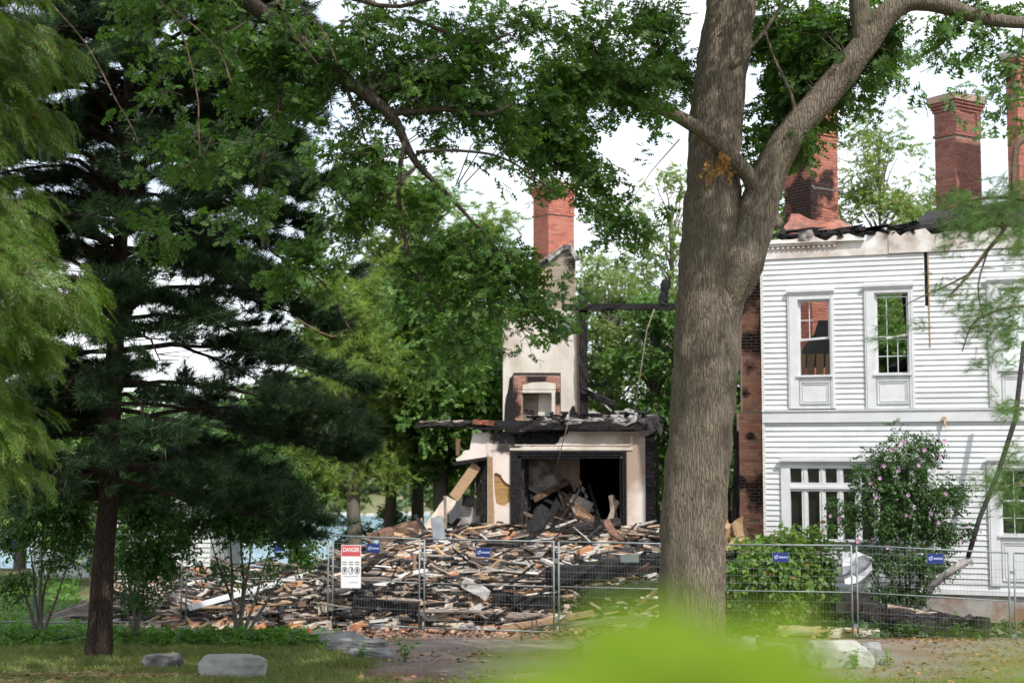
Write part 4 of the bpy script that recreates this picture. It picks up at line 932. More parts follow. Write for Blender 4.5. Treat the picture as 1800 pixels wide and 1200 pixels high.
thing_beam('plaster_slab', 'pale cream plaster slab leaning against the left end of the ruin', 'slab', P(742, 946, 37.6), P(793, 878, 39.2), .28, .10, simple('cream_slab', (.47, .40, .33), (.34, .28, .23), 4.5), 8, .04)
thing_beam('wooden_stake', 'thin grey stake standing upright beside the leaning cream slab', 'stake', P(783, 948, 38), P(782, 872, 38), .07, .05, 'wood_grey', 4, .01)
thing_beam('charred_cross', 'short black cross shaped stub sticking up from the middle of the heap', 'timber', P(1049, 955, 37.2), P(1050, 908, 37.2), .13, .12, 'char', 5, .02)
thing_beam('white_board', 'white painted board stuck up at an angle near the centre fence post', 'board', P(1080 - 140, 1012, 31.2), P(932, 990, 31.2), .13, .03, 'wood_white', 3, .01)
thing_beam('long_plank', 'long pale tan plank lying flat on the drive side of the fence foot', 'plank', P(880, 1105, 29.0), P(1043, 1077, 29.6), .12, .05, 'wood_tan', 8, .008)
thing_beam('long_plank', 'long brown plank lying level across the middle of the heap', 'plank', P(768, 992, 33.2), P(905, 999, 33.0), .22, .08, 'wood_tan', 8, .01)
thing_beam('long_plank', 'grey weathered plank lying low at the front of the heap', 'plank', P(855, 1082, 29.7), P(975, 1088, 29.5), .2, .06, 'wood_grey', 8, .01)
thing_beam('white_board', 'white painted board pointing up left near the second fence post', 'board', P(800, 1086, 29.7), P(850, 1063, 29.9), .12, .03, 'wood_white', 3, .01)
thing_beam('yellow_block', 'yellowish broken block of wood behind the centre fence post', 'block', P(958, 994, 32.8), P(1006, 1004, 32.6), .26, .2, simple('yellow_wood', (.55, .42, .24), (.42, .3, .16), 6), 4, .03)
thing_beam('white_downpipe', 'long white downpipe lying slanted behind the small young tree', 'pipe', P(335, 1067, 28.6), P(557, 1005, 31.5), .11, .11, 'white_trim', 10, .002)
thing_beam('crumpled_siding', 'crumpled white siding sheet folded over the front of the heap', 'siding', P(815, 1022, 30.2), P(858, 1046, 29.8), .22, .04, 'wood_white', 4, .015)
# ---------------------------------------------------------------- grey-roofed cottage far left
CYY = 44.0
cot = tag(empty('cottage', (0, 0, 0)), 'low white cottage with a grey shingle roof, half hidden behind the left trees', 'cottage')
cx0, cx1, cz0, cz1, cz2 = X(60, CYY), X(372, CYY), -.8, Z(882, CYY), Z(818, CYY)
mb = MB(); mb.box(cx0, cx1, CYY + .03, CYY + 5, cz0, cz1); mb.build('wall', M['white_trim'], cot)
bm_ = MB(); bm_.add([(0, .02, .15), (0, -.015, 0), (0, .03, 0), (cx1 - cx0, .02, .15), (cx1 - cx0, -.015, 0), (cx1 - cx0, .03, 0)], [(0, 1, 4, 3), (1, 2, 5, 4), (2, 0, 3, 5), (0, 2, 1), (3, 4, 5)]); bme = bm_.mesh('clapboard', M['white_paint'])
zz = 0.0
while zz < cz1 - .1: o = link('clapboard', bme, cot); o.location = (cx0, CYY, zz); zz += .148
mb = MB(); mb.box(cx0 - .3, cx1 + .3, CYY - .35, CYY - .22, cz1 - .02, cz1 + .1); mb.build('gutter', M['white_trim'], cot)
for k in range(2): mb = MB(); u = X(150 + k * 130, CYY); mb.box(u, u + .8, CYY - .03, CYY + .02, .7, 1.7); mb.build('window', M['glass'], cot)
mb = MB(); mb.box(X(150, CYY), X(150, CYY) + .02, CYY - .04, CYY - .031, .7, 1.7)
mb.v = []; mb.f = []; mb.mi = []; mb.sm = []
mb.add([(cx0 - .3, CYY - .3, cz1 + .1), (cx1 + .3, CYY - .3, cz1 + .1), (cx1 + .3, CYY + 2.6, cz2 + .5), (cx0 - .3, CYY + 2.6, cz2 + .5), (cx0 - .3, CYY + 5.4, cz1 + .1), (cx1 + .3, CYY + 5.4, cz1 + .1)], [(0, 1, 2, 3), (3, 2, 5, 4), (0, 3, 4), (1, 5, 2)]); rf = mb.build('roof', M['shingle'], cot)
sv = Vector((0, 2.9, cz2 + .4 - cz1)); k = 0; sl = sv.length; st = sv.normalized()
shm = MB(); shm.box(0, .31, 0, .2, 0, .02); sme = shm.mesh('shingle', M['shingle']); sme2 = None; ang = math.atan2(sv.z, sv.y)
rest = MB(); R_ = Matrix.Rotation(ang + .05, 3, 'X'); i = 0; nsh = 0
while i * .17 < sl - .1:
    u = cx0 - .3 + (i % 2) * .16
    while u < cx1:
        c0 = Vector((u, CYY - .3, cz1 + .115)) + st * i * .17
        if X(235, CYY) < u < X(345, CYY) and nsh < 290: o = link('shingle', sme, rf); o.location = c0; o.rotation_euler = (ang + .05, 0, 0); nsh += 1
        else: rest.add([c0 + R_ @ Vector(v) for v in shm.v], shm.f)
        u += .325
    i += 1
tag(rest.build('shingle_field', M['shingle'], rf), kind='stuff')

# ---------------------------------------------------------------- mesh fence panels
def fence_panel(p0, p1, label, sign=None, h=1.83):
    d = p1 - p0; d2 = Vector((d.x, d.y, 0)); Lp = d2.length; rz = math.atan2(d.y, d.x); slope = (p1.z - p0.z) / Lp
    e = tag(empty('fence_panel', p0, rz), label, 'fence', 'temporary mesh fence panels'); S = lambda u, zz, y=0: Vector((u, y, zz + slope * u))
    mb = MB()
    for u in (.02, Lp - .02): mb.tube([S(u, -.04), S(u, h)], .018, 8)
    mb.tube([S(.02, h), S(Lp - .02, h)], .015, 8); mb.tube([S(.02, .06), S(Lp - .02, .06)], .017, 8); mb.tube([S(.02, .95), S(Lp - .02, .95)], .012, 8); mb.build('frame', M['steel'], e)
    w_ = MB(); n = int(Lp / .062)
    for i in range(1, n): u = Lp * i / n; w_.tube([S(u, .06), S(u, h)], .0017, 3, cap=False)
    for zz in (.22, .4, .58, .76, 1.1, 1.24, 1.38, 1.52, 1.68): w_.tube([S(.02, zz, -.004), S(Lp - .02, zz, -.004)], .0028 if zz > 0 else .003, 3, cap=False)
    tag(w_.build('wire_mesh', M['wire'], e), kind='stuff')
    f_ = MB()
    for u in (.0,): f_.box(u - .06, u + .06, -.38, .38, -.06, -.01); f_.tube([S(u, -.02), S(u, .18)], .025, 8)
    f_.build('foot', M['steel'], e)
    c_ = MB(); c_.box(-.055, .03, -.03, .03, 1.45, 1.5); c_.box(-.055, .03, -.03, .03, .3, .35); c_.build('clamp', M['steel'], e)
    if sign:
        u, zz = sign; s = MB(); s.box(u, u + .3, -.02, -.008, zz, zz + .18); s.m = 1; s.box(u - .008, u, -.022, -.006, zz - .008, zz + .188); s.box(u + .3, u + .308, -.022, -.006, zz - .008, zz + .188)
        o = s.build('blue_sign', [M['sign_blue'], M['steel']], e)
        s = MB(); c0 = Vector((u + .065, -.022, zz + .09)); ring = [(c0.x + .034 * math.cos(a * .3927), c0.z + .034 * math.sin(a * .3927)) for a in range(16)]
        s.prism(ring, -.024, -.0205, holes=[[(c0.x + .018 * math.cos(a * .785), c0.z + .018 * math.sin(a * .785)) for a in range(8)]]); s.box(c0.x + .016, c0.x + .036, -.024, -.0205, c0.z + .0, c0.z + .045); s.build('logo_mark', M['sign_pale'], o)
        s = MB()
        for i in range(8): a = u + .12 + i * .021; s.box(a, a + .015, -.024, -.0205, zz + .075, zz + .108)
        s.build('lettering', M['sign_pale'], o)
    return e
def FP(px, Y, pyb): return P(px, pyb, Y)
posts = [(-200, 28.9, 1096), (62, 29.3, 1098), (322, 29.6, 1098), (580, 29.7, 1098), (741, 29.0, 1108), (978, 28.4, 1116), (1238, 27.9, 1124), (1504, 27.2, 1130), (1782, 26.5, 1148), (2080, 25.8, 1162)]
pp = [FP(*p) for p in posts]
labs = ['mesh fence panel at the far left edge, behind the light green conifer', 'mesh fence panel behind the two young trees left of the pine trunk', 'mesh fence panel behind the young tree with a slanted white pipe',
        'narrow mesh fence panel carrying the white and red danger sign', 'mesh fence panel in front of the debris with a blue sign in its middle', 'mesh fence panel between the debris and the oak trunk with a green plate',
        'mesh fence panel right of the oak trunk in front of the vine bush', 'mesh fence panel in front of the flowering shrub with a burnt log behind', 'mesh fence panel cut by the right edge of the photo']
sg = [(2.6, 1.5), (2.05, 1.52), None, (.8, 1.5), (1.1, 1.49), None, (1.3, 1.52), (1.3, 1.52), None]
sg[0] = None; sg[1] = None
panels = [(905, 1235, 130, .5, .4, .45), (1650, 1205, 90, .2, .4, .36), (1820, 1180, 110, .2, .4, .38), ]
for i in range(9):
    panels.append(fence_panel(pp[i] + Vector((.03, 0, 0)), pp[i + 1] - Vector((.03, 0, 0)), labs[i], sg[i]))
def small_sign(px, py, Y, w_, h_, mat, name, label):
    p = P(px, py, Y); e = MB(); e.box(-w_ / 2, w_ / 2, 0, .008, -h_ / 2, h_ / 2); o = e.build(name, mat); o.location = p; return tag(o, label, 'sign')
small_sign(15, 957, 29.0, .33, .17, M['sign_blue'], 'blue_sign', 'small blue sign on the fence at the far left edge')
small_sign(490, 961, 29.5, .2, .17, M['sign_blue'], 'blue_sign', 'small blue sign half hidden by the young tree beside the water')
small_sign(1107, 981, 28.0, .36, .15, M['sign_green'], 'green_plate', 'plain grey green plate fixed on the fence left of the oak trunk')
# danger sign
dp = P(617, 995, 29.3); ds = tag(empty('danger_sign', dp, math.radians(-4)), 'tall white sign with red DANGER heading and three round pictograms', 'sign')
W_, H_ = .41, .87; s = MB(); s.box(-W_ / 2, W_ / 2, 0, .008, -H_ / 2, H_ / 2); s.build('board', M['sign_white'], ds)
s = MB(); s.box(-W_ / 2 + .012, W_ / 2 - .012, -.003, -.0005, H_ / 2 - .225, H_ / 2 - .012); s.build('red_heading', M['sign_red'], ds)
def text(name, body, size, loc, mat, parent, sx_=1.0):
    cu = bpy.data.curves.new(name, 'FONT'); cu.body = body; cu.size = size; cu.align_x = 'CENTER'; cu.align_y = 'CENTER'; cu.extrude = .0008; cu.offset = size * .02
    t = bpy.data.objects.new('tmp', cu); COL.objects.link(t); bpy.context.view_layer.update()
    me = bpy.data.meshes.new_from_object(t.evaluated_get(bpy.context.evaluated_depsgraph_get())); bpy.data.objects.remove(t)
    me.materials.clear(); me.materials.append(mat); o = link(name, me, parent); o.location = loc; o.rotation_euler = (math.pi / 2, 0, 0); o.scale = (sx_, 1, 1); return o
text('lettering', 'DANGER', .125, (0, -.005, H_ / 2 - .10), M['sign_white'], ds, .68)
s = MB()
for k in range(3):
    c0 = (-.13 + k * .13); ring = [(c0 + .055 * math.cos(a * .3142), -.08 + .075 * math.sin(a * .3142)) for a in range(20)]
    inn = [(c0 + .044 * math.cos(a * .3142), -.08 + .063 * math.sin(a * .3142)) for a in range(20)]
    s = MB(); s.prism(ring, -.003, -.0005, holes=[inn])
    if k == 0: s.prism([(c0 - .03, -.06), (c0 - .02, -.035), (c0 + .02, -.035), (c0 + .035, -.06)], -.003, -.0005); s.prism([(c0 - .02, -.11), (c0 + .02, -.11), (c0 + .02, -.066), (c0 - .02, -.066)], -.003, -.0005)
    if k == 1: s.prism([(c0 - .01, -.125), (c0 + .034, -.09), (c0 + .03, -.04), (c0 - .005, -.03), (c0 + .012, -.07)], -.003, -.0005)
    if k == 2: s.prism([(c0 - .02, -.12), (c0 + .02, -.12), (c0 + .022, -.05), (c0, -.03), (c0 - .022, -.05)], -.003, -.0005)
    s.build('pictogram', M['sign_ink'], ds); s = MB()
    for j in range(2):
        for q in range(4): s.box(c0 - .045 + q * .023, c0 - .028 + q * .023, -.003, -.0005, .06 - j * .045 + .02, .078 - j * .045 + .02)
    tag(s.build('caption', M['sign_ink'], ds), kind='stuff')
s = MB()
for q in range(14): s.box(-.15 + q * .022, -.136 + q * .022, -.003, -.0005, -.205, -.195)
for q in range(9): s.box(-.05 + q * .022, -.036 + q * .022, -.003, -.0005, -.325, -.315)
tag(s.build('small_print', M['sign_ink'], ds), kind='stuff')

# ---------------------------------------------------------------- rocks, kerb stones, tank, logs
def rock(name, label, c, sx_, sy_, sz_, mat, rz=0., jit=.12, group=None, bury=.1):
    """blocky boulder: subdivided box pushed by noise, faceted"""
    import bmesh
    bm = bmesh.new(); bmesh.ops.create_cube(bm, size=1); bmesh.ops.subdivide_edges(bm, edges=bm.edges, cuts=7, use_grid_fill=True); sd = random.uniform(0, 99)
    planes = []
    for k in range(16):
        nn = Vector((random.gauss(0, 1), random.gauss(0, 1), random.gauss(0, .8))).normalized(); planes.append((nn, (abs(nn.x) + abs(nn.y) + abs(nn.z)) * .5 * random.uniform(.68, .9)))
    for v in bm.verts:
        for nn, dd in planes:
            ex = v.co.dot(nn) - dd
            if ex > 0: v.co -= nn * ex
        n_ = v.co.normalized() * .62; v.co = v.co.lerp(n_, .0); q = v.co * 1.6 + Vector((sd, 0, 0))
        v.co += Vector((noise.noise(q), noise.noise(q + Vector((9, 0, 0))), noise.noise(q + Vector((0, 9, 0))))) * jit * .8
        v.co += Vector([noise.noise(v.co * 6 + Vector((sd, k * 7, 0))) for k in range(3)]) * jit * .35
        v.co.x *= sx_; v.co.y *= sy_; v.co.z *= sz_; v.co.z += sz_ * (.5 - bury - .1)
    me = bpy.data.meshes.new(name); bm.to_mesh(me); bm.free(); me.materials.append(M[mat] if isinstance(mat, str) else mat)
    for p in me.polygons: p.use_smooth = False
    o = link(name, me); o.location = c; o.rotation_euler = (0, 0, rz); return tag(o, label, 'rock', group)
c = G(412, 19.0); rock('boulder', 'pale grey flat-topped boulder on the grass below the small young tree', c, .84, .45, .36, 'stone_pale', .1, .07)
c = G(287, 20.2); rock('boulder', 'low dark boulder on the grass just right of the pine trunk', c, .55, .4, .26, 'stone_dark', -.1)
ks = [(560, 27.0, .6, .35, .16, 'dark flat kerb rock beside the orange marker'), (590, 25.6, .8, .5, .2, 'second dark kerb rock from the orange marker'), (605, 24.3, .75, .5, .22, 'third kerb rock along the drive edge, lichen grey'), (628, 23.2, .9, .55, .22, 'fourth kerb rock along the drive edge, broad and flat'), (655, 22.0, .62, .5, .16, 'last and nearest flat kerb rock beside the drive'), (575, 26.3, .5, .4, .2, 'small dark kerb rock tucked behind the second one')]
for (px, Y, a, b, h_, lb) in ks: rock('kerb_rock', lb, G(px, Y), a, b, h_, 'stone_mid' if Y < 25 else 'stone_dark', random.uniform(-.3, .5), .13, 'flat rocks along the drive edge')
c = G(1468, 20.6); rock('stone_block', 'large pale stone block on the right side of the drive', c, .98, .5, .46, 'stone_pale', -.05, .08)
c = G(1405, 21.5) + Vector((-.3, 0, 0)); rock('stone_block', 'smaller pale flat stone left of the large stone block', c, .6, .5, .3, 'stone_pale', .2, .1)
c = G(1514, 20.9) + Vector((.12, .1, 0)); rock('stone_block', 'grey stone butted against the right end of the large stone block', c, .4, .5, .4, 'stone_mid', .1, .1)
c = G(1340, 21.8); rock('stone_block', 'low pale stone between the gas bottle and the stone blocks', c, .5, .4, .25, 'stone_pale', .3, .1)
# gas bottle
tp = G(1315, 20.2); tk = tag(empty('gas_bottle', tp), 'small white gas bottle with a guard collar standing by the pale stones', 'gas bottle')
mb = MB(); prof_ = [(.10, 0), (.10, .03), (.13, .035), (.152, .07), (.152, .25), (.14, .30), (.10, .335), (.04, .35), (.02, .352)]; n = 24; vs = []; fs = []
for (r, zz) in prof_: vs += [(r * math.cos(k * 2 * math.pi / n), r * math.sin(k * 2 * math.pi / n), zz) for k in range(n)]
for i in range(len(prof_) - 1):
    for k in range(n): fs.append((i * n + k, i * n + (k + 1) % n, (i + 1) * n + (k + 1) % n, (i + 1) * n + k))
mb.add(vs, fs, True); mb.build('bottle_body', M['tank'], tk)
mb = MB()
for i in range(20):
    if i in (3, 4, 13, 14): h0 = .42
    else: h0 = .345
    a0, a1 = i * .314 - 1.2, (i + 1) * .314 - 1.2; 
    for (q0, q1) in ((h0, .455),): mb.add([(.105 * math.cos(a0), .105 * math.sin(a0), q0), (.105 * math.cos(a1), .105 * math.sin(a1), q0), (.105 * math.cos(a1), .105 * math.sin(a1), q1), (.105 * math.cos(a0), .105 * math.sin(a0), q1)], [(0, 1, 2, 3)])
o = mb.build('guard_collar', M['tank'], tk); md = o.modifiers.new('s', 'SOLIDIFY'); md.thickness = .008
mb = MB(); mb.tube([(0, 0, .35), (0, 0, .41)], .02, 8); mb.tube([(-.03, 0, .42), (.03, 0, .42)], .022, 8); mb.build('valve', M['brass'], tk)
c = G(543, 26.2); mb = MB(); mb.tube([(0, 0, 0), (0, 0, .22)], [.035, .03], 8); o = mb.build('marker_stake', M['orange']); o.location = c; tag(o, 'small bright orange marker stake at the end of the kerb rocks', 'marker')
thing_beam('charred_log', 'thick burnt log lying behind the fence below the flowering shrub', 'log', P(1515, 1083, 28.2), P(1735, 1108, 27.4), .42, .36, 'char_wood', 14, .07)
thing_beam('charred_log', 'thin burnt log resting on the thick one, tapering right', 'log', P(1560, 1070, 28.0), P(1690, 1092, 27.6), .16, .12, 'wood_grey', 8, .03)
thing_beam('painted_plank', 'white and yellow painted plank lying on the ground behind the fence', 'plank', P(1367, 1106, 27.9), P(1545, 1113, 27.5), .13, .45, simple('yellow_edge', (.62, .58, .5), (.4, .28, .1), 2.5), 9, .02)
thing_beam('stick', 'thin pale stick lying against the foot of the vine bush', 'stick', P(1385, 1079, 28.4), P(1420, 1092, 28.2), .05, .04, 'wood_tan', 3, .005)
thing_beam('dry_board', 'flat pale board lying on the drive just right of the fence foot', 'board', P(985, 1100, 27.8), P(1140, 1085, 28.2), .12, .04, 'wood_grey', 5, .01)
thing_beam('broken_board', 'pale broken board propped against the left end of the white house', 'board', P(1275, 966, 30.6), P(1305, 940, 31.2), .12, .06, 'wood_tan', 4, .02)
thing_beam('charred_post', 'blackened upright post between the oak trunk and the brick pier', 'post', P(1279, 950, 33), P(1277, 800, 33.3), .12, .14, 'char', 10, .03)
thing_beam('charred_post', 'thinner blackened upright post touching the oak trunk', 'post', P(1290, 945, 32.4), P(1292, 830, 32.4), .08, .1, 'char_wood', 9, .02)
thing_beam('splintered_heap', 'small heap of pale splintered boards between oak and pier', 'boards', P(1262, 948, 32), P(1300, 936, 31.5), .5, .35, 'wood_tan', 6, .12)
mb = MB(); o0 = P(1500, 1000, 28.9)
o = sheet('plastic_sheet', [[P(1482 + i * 12, 972 + j * 11 + 4 * math.sin(i * 2 + j), 28.0 + .25 * math.sin(i * 1.3 + j * 2)) for i in range(5)] for j in range(6)], M['plastic_sheet'], None, .01, .04); tag(o, 'crumpled white sheet hanging between the vine bush and the flowering shrub', 'sheet')
# fallen burnt downpipe leaning on the house
dpipe = tag(empty('burnt_downpipe', (0, 0, 0)), 'burnt black downpipe leaning on the right of the house, bent near the bottom', 'downpipe')
mb = MB(); pts = [P(1800, 600, 28.3), P(1785, 735, 28.2), P(1755, 830, 28.0), P(1722, 910, 27.8), P(1702, 978, 27.7)]; mb.tube(pts, .048, 8, rough=.3); mb.build('pipe', M['char_wood'], dpipe)
mb = MB(); mb.tube([P(1706, 980, 27.75), P(1670, 1003, 27.75), P(1634, 1032, 27.75)], [.07, .07, .065], 10, rough=.2); mb.build('elbow_section', simple('scorched_white', (.34, .32, .31), (.1, .09, .085), 7), dpipe)

# ---------------------------------------------------------------- foliage builders
random.seed(21)
T_oak = [sprig(oak_leaf(), 7, .15, .26, 1.3, .45) for _ in range(7)]
T_broad = [sprig(plain_leaf(), 7, .085, .3, 1.2, .5) for _ in range(5)]
T_bg = [sprig(dia_leaf(.4), 11, .13, .5, 1.5, .6) for _ in range(6)]
T_tuft = [tuft(36, .12, .0036) for _ in range(5)]
T_tuft_n = [tuft(26, .10, .0012, .9) for _ in range(5)]
T_tuft_far = [tuft(22, .2, .011) for _ in range(4)]
T_spray = [spray(10, .30) for _ in range(6)]
def twig_crown(parent, blobs, mat, templ, per_m2, tw_mat, limbs=None, scale=(.8, 1.15), name='crown', zthick=.55, droop=.25, tw=.008, gap=.0):
    """blobs: (px,py,rx,ry,Y,density). Twigs run out from near the blob's heart and carry the leaves."""
    pos = []; yaw = []; pit = []; tmb = MB()
    for (px, py, rx, ry, Y, den) in blobs:
        c_ = P(px, py, Y); a = rx * Y / F; b = ry * Y / F; th = max(a, b) * zthick
        hub = c_
        if limbs:
            q = min(limbs, key=lambda p: (p - c_).length)
            if (q - c_).length < 3.0: hub = q
        nsp = max(6, int(a * b * 4 * per_m2 * den)); ntw = max(3, nsp // 11); tg = []
        for t in range(ntw):
            for _ in range(8):
                v = Vector((random.gauss(0, .52), random.gauss(0, .5), random.gauss(0, .52)))
                if v.length < 1.25: break
            end = c_ + Vector((v.x * a, v.y * th, v.z * b)); tg.append(end)
            st_ = hub + (end - hub) * random.uniform(.0, .25) if (end - hub).length < 1.6 else c_ + (end - c_) * .15 + (hub - c_) * random.uniform(0, .3)
            mid = (st_ + end) / 2 + Vector((random.gauss(0, .06), random.gauss(0, .06), .09)); L_ = (end - st_).length
            tmb.tube([st_, mid, end], [tw * (.6 + .35 * L_), tw * .7, tw * .3], 4, cap=False)
            d = (end - st_); yw = math.atan2(d.y, d.x)
            for k in range(11):
                u = random.uniform(.25, 1.05); p = st_.lerp(mid, u * 2) if u < .5 else mid.lerp(end, u * 2 - 1)
                p = p + Vector([random.gauss(0, .085) for _ in range(3)])
                if gap and noise.noise(p * 1.6) < gap: continue
                pos.append(tuple(p)); yaw.append(yw + random.gauss(0, .95)); pit.append(random.gauss(droop, .42))
    n = len(pos)
    o = scatter(name, templ, pos, yaw, pit, RNG.normal(0, .6, n), RNG.uniform(*scale, n), mat, parent)
    tag(tmb.build('twigs', tw_mat, parent), kind='stuff')
    return o, n

# ---------------------------------------------------------------- the big oak
OY = 17.0
oak = tag(empty('oak_tree', G(1215, OY)), 'big oak with a thick furrowed grey trunk forking in front of the white house', 'tree'); oo = -oak.location
def OP(px, py, Y=OY): return P(px, py, Y)
mb = MB(); kk = OY / F
trunk_pts = [(1218, 1260, 66), (1216, 1150, 60), (1217, 1040, 57), (1219, 920, 56), (1228, 800, 55.5), (1236, 700, 56), (1242, 600, 57), (1250, 500, 59), (1255, 430, 58), (1254, 370, 52), (1254, 300, 47), (1260, 200, 47), (1272, 100, 45), (1286, 0, 44), (1296, -90, 42), (1300, -250, 38), (1290, -450, 30), (1280, -700, 18)]
pts = [(OP(x, y, OY + (.0 if y > 0 else -.001 * y * .5)) + oo, r * kk) for x, y, r in trunk_pts]
limb(mb, pts, 72, 8, rough=.10)
limbA = [(1262, 560, 20), (1290, 480, 42), (1316, 420, 39), (1338, 350, 33), (1360, 290, 29), (1400, 225, 27), (1450, 168, 26), (1497, 110, 25), (1530, 65, 23), (1560, 25, 21), (1600, 3, 17), (1660, 10, 15), (1720, 30, 12), (1800, 40, 10), (1900, 30, 7)]
la = limb(mb, [(OP(x, y, OY - .15 - .004 * i * i * .6) + oo, r * kk) for i, (x, y, r) in enumerate(limbA)], 28, 5, rough=.12)
limb(mb, [(OP(x, y, OY - .3) + oo, r * kk) for x, y, r in ((1518, 90, 20), (1516, 50, 19), (1510, 0, 17), (1500, -80, 15), (1490, -200, 10))], 18, 4, rough=.1)
limbL = [(1337, 350, 18), (1318, 312, 14.5), (1290, 278, 13.5), (1255, 246, 13), (1215, 218, 12), (1165, 192, 11), (1110, 177, 10), (1060, 172, 9), (1000, 190, 7), (940, 215, 5)]
limb(mb, [(OP(x, y, OY - dd) + oo, r * kk) for dd, (x, y, r) in zip((.0, .14, .3, .42, .48, .5, .5, .52, .6, .8, 1.0), [(1356, 400, 24)] + limbL)], 16, 4, rough=.08)
for (x, y, r) in ():
    mb.tube([OP(x, y, OY - .95) + oo + Vector((0, .75, 0)), OP(x, y, OY - .38) + oo], [r * kk * .3, r * kk * .25], 10)
for pts_ in ([(1300, -60, 16), (1200, -120, 12), (1080, -150, 9)], [(1500, -80, 12), (1440, -150, 10), (1380, -200, 7)], [(1110, 178, 6), (1075, 120, 5), (1060, 60, 4), (1090, 20, 3)], [(1400, 225, 5), (1392, 170, 3.5), (1360, 100, 2.5), (1340, 40, 1.5)], [(1560, 25, 7), (1620, -20, 6), (1700, -60, 5)], [(1284, 120, 5), (1340, 60, 3.5), (1380, 0, 2.5), (1420, -60, 1.5)]):
    limb(mb, [(OP(x, y, OY - .3) + oo, r * kk) for x, y, r in pts_], 8, 4)
mb.build('trunk', M['bark_oak'], oak)
B_oak = [(1380, 100, 90, 110, 17.5, .9), (1360, 240, 45, 45, 17.6, .9), (1450, 60, 90, 60, 17.2, .8), (1400, 50, 120, 80, 17.2, 1), (1430, 140, 90, 80, 17.3, 1), (1370, 165, 60, 90, 17.6, 1), (1490, 140, 80, 60, 17.1, .9), (1420, 230, 55, 45, 17.4, .9), (1340, 80, 50, 100, 17.8, 1), (1345, 200, 35, 70, 17.9, .9), (1335, 285, 22, 35, 17.9, .6), (1560, 80, 50, 45, 17, .7),
         (1740, 10, 80, 26, 16.8, .9), (1775, 210, 40, 48, 16, 1), (1690, 60, 50, 22, 16.6, .5), (1420, 262, 28, 22, 16.9, .6), (1490, 190, 45, 28, 17.2, .5), (1550, 120, 40, 30, 17.2, .5),
         (1170, 90, 55, 90, 17.8, .9), (1140, 30, 80, 40, 17.6, .8), (1185, 130, 38, 45, 17.8, .7), (1110, 190, 60, 40, 17.5, .6), (1090, 50, 110, 60, 16.5, 1), (1060, 130, 110, 80, 16, 1.2), (980, 170, 120, 90, 15.8, 1.2), (1000, 270, 85, 70, 15.6, 1.2), (935, 245, 75, 60, 15.8, 1), (1020, 340, 65, 50, 15.6, 1), (1060, 400, 55, 34, 15.5, 1), (1095, 420, 32, 38, 15.5, .8), (965, 355, 50, 28, 15.5, .8)]
mx_ = [OP(x, y, OY - 1.0) + oo for x, y, r in limbL] + [OP(x, y, OY - .4) + oo for x, y, r in limbA]
def shift_crown(parent, blobs, *a, **k):
    o, n = twig_crown(parent, blobs, *a, **k)
    for c_ in parent.children:
        if c_ == o or c_.name.startswith('twigs'): c_.location = -parent.location
    return o, n
shift_crown(oak, B_oak, M['oak_leaf'], T_oak, 92, M['twig'], [p - oo for p in mx_], scale=(.72, 1.12))
# upper crown out of the picture, wide enough to shade the ground and the pine
hi = []
for i in range(34):
    a = random.uniform(0, 6.28); r = random.uniform(.5, 6.5); p = Vector((2.2 + r * math.cos(a) - 1.5, 16.5 + r * .8 * math.sin(a), random.uniform(10.0, 14.5) - r * .18))
    hi.append(p)
pos = []; 
for p in hi:
    for k in range(60): pos.append(tuple(p + Vector((random.gauss(0, .75), random.gauss(0, .75), random.gauss(0, .45))) + oo))
n = len(pos); scatter('unseen_upper_crown', T_oak, pos, RNG.uniform(0, 6.3, n), RNG.normal(.2, .4, n), RNG.normal(0, .5, n), RNG.uniform(.9, 1.4, n), M['oak_leaf'], oak)
pos = [tuple(P(1252 + random.gauss(0, 12), 290 + random.gauss(0, 9), OY - .72) + oo) for _ in range(12)] + [tuple(P(1274 + random.gauss(0, 6), 285 + random.gauss(0, 18), OY - .74) + oo) for _ in range(16)]
n = len(pos); o = scatter('dead_leaves', T_oak, pos, RNG.uniform(0, 6.3, n), RNG.normal(1.1, .3, n), RNG.normal(0, .5, n), RNG.uniform(.3, .5, n), M['oak_dry'], oak); o['label'] = 'withered brown leaves hanging on the trunk'

# ---------------------------------------------------------------- second oak, its limb reaching in from the upper left
ok2 = tag(empty('oak_tree', G(-560, 12.5)), 'oak whose leafy limb reaches in from the upper left, its trunk outside the photo', 'tree', None); o2 = -ok2.location; k2 = 14.5 / F
mb = MB(); b0 = ok2.location
limb(mb, [(Vector((0, 0, -.3)), .34), (Vector((.05, 0, 3)), .28), (Vector((.3, .1, 6)), .24), (Vector((.5, .2, 9)), .18), (Vector((.6, .2, 13)), .08)], 20, 5, rough=.1)
lim2 = [(-400, -330, 24, 13), (-150, -260, 20, 13.4), (120, -180, 18, 13.8), (330, -60, 16, 14.2), (460, 20, 14, 14.4), (540, 85, 13, 14.5), (600, 135, 12, 14.5), (650, 170, 10.5, 14.5), (690, 205, 9, 14.5), (712, 250, 7.5, 14.6), (735, 290, 6, 14.6), (790, 345, 4, 14.7), (840, 400, 3, 14.7)]
limb(mb, [(P(x, y, Y) + o2, r * k2) for x, y, r, Y in lim2], 14, 4, rough=.1)
mb.tube([P(-400, -330, 13) + o2, Vector((.45, .2, 7.6))], [24 * k2, .16], 12)
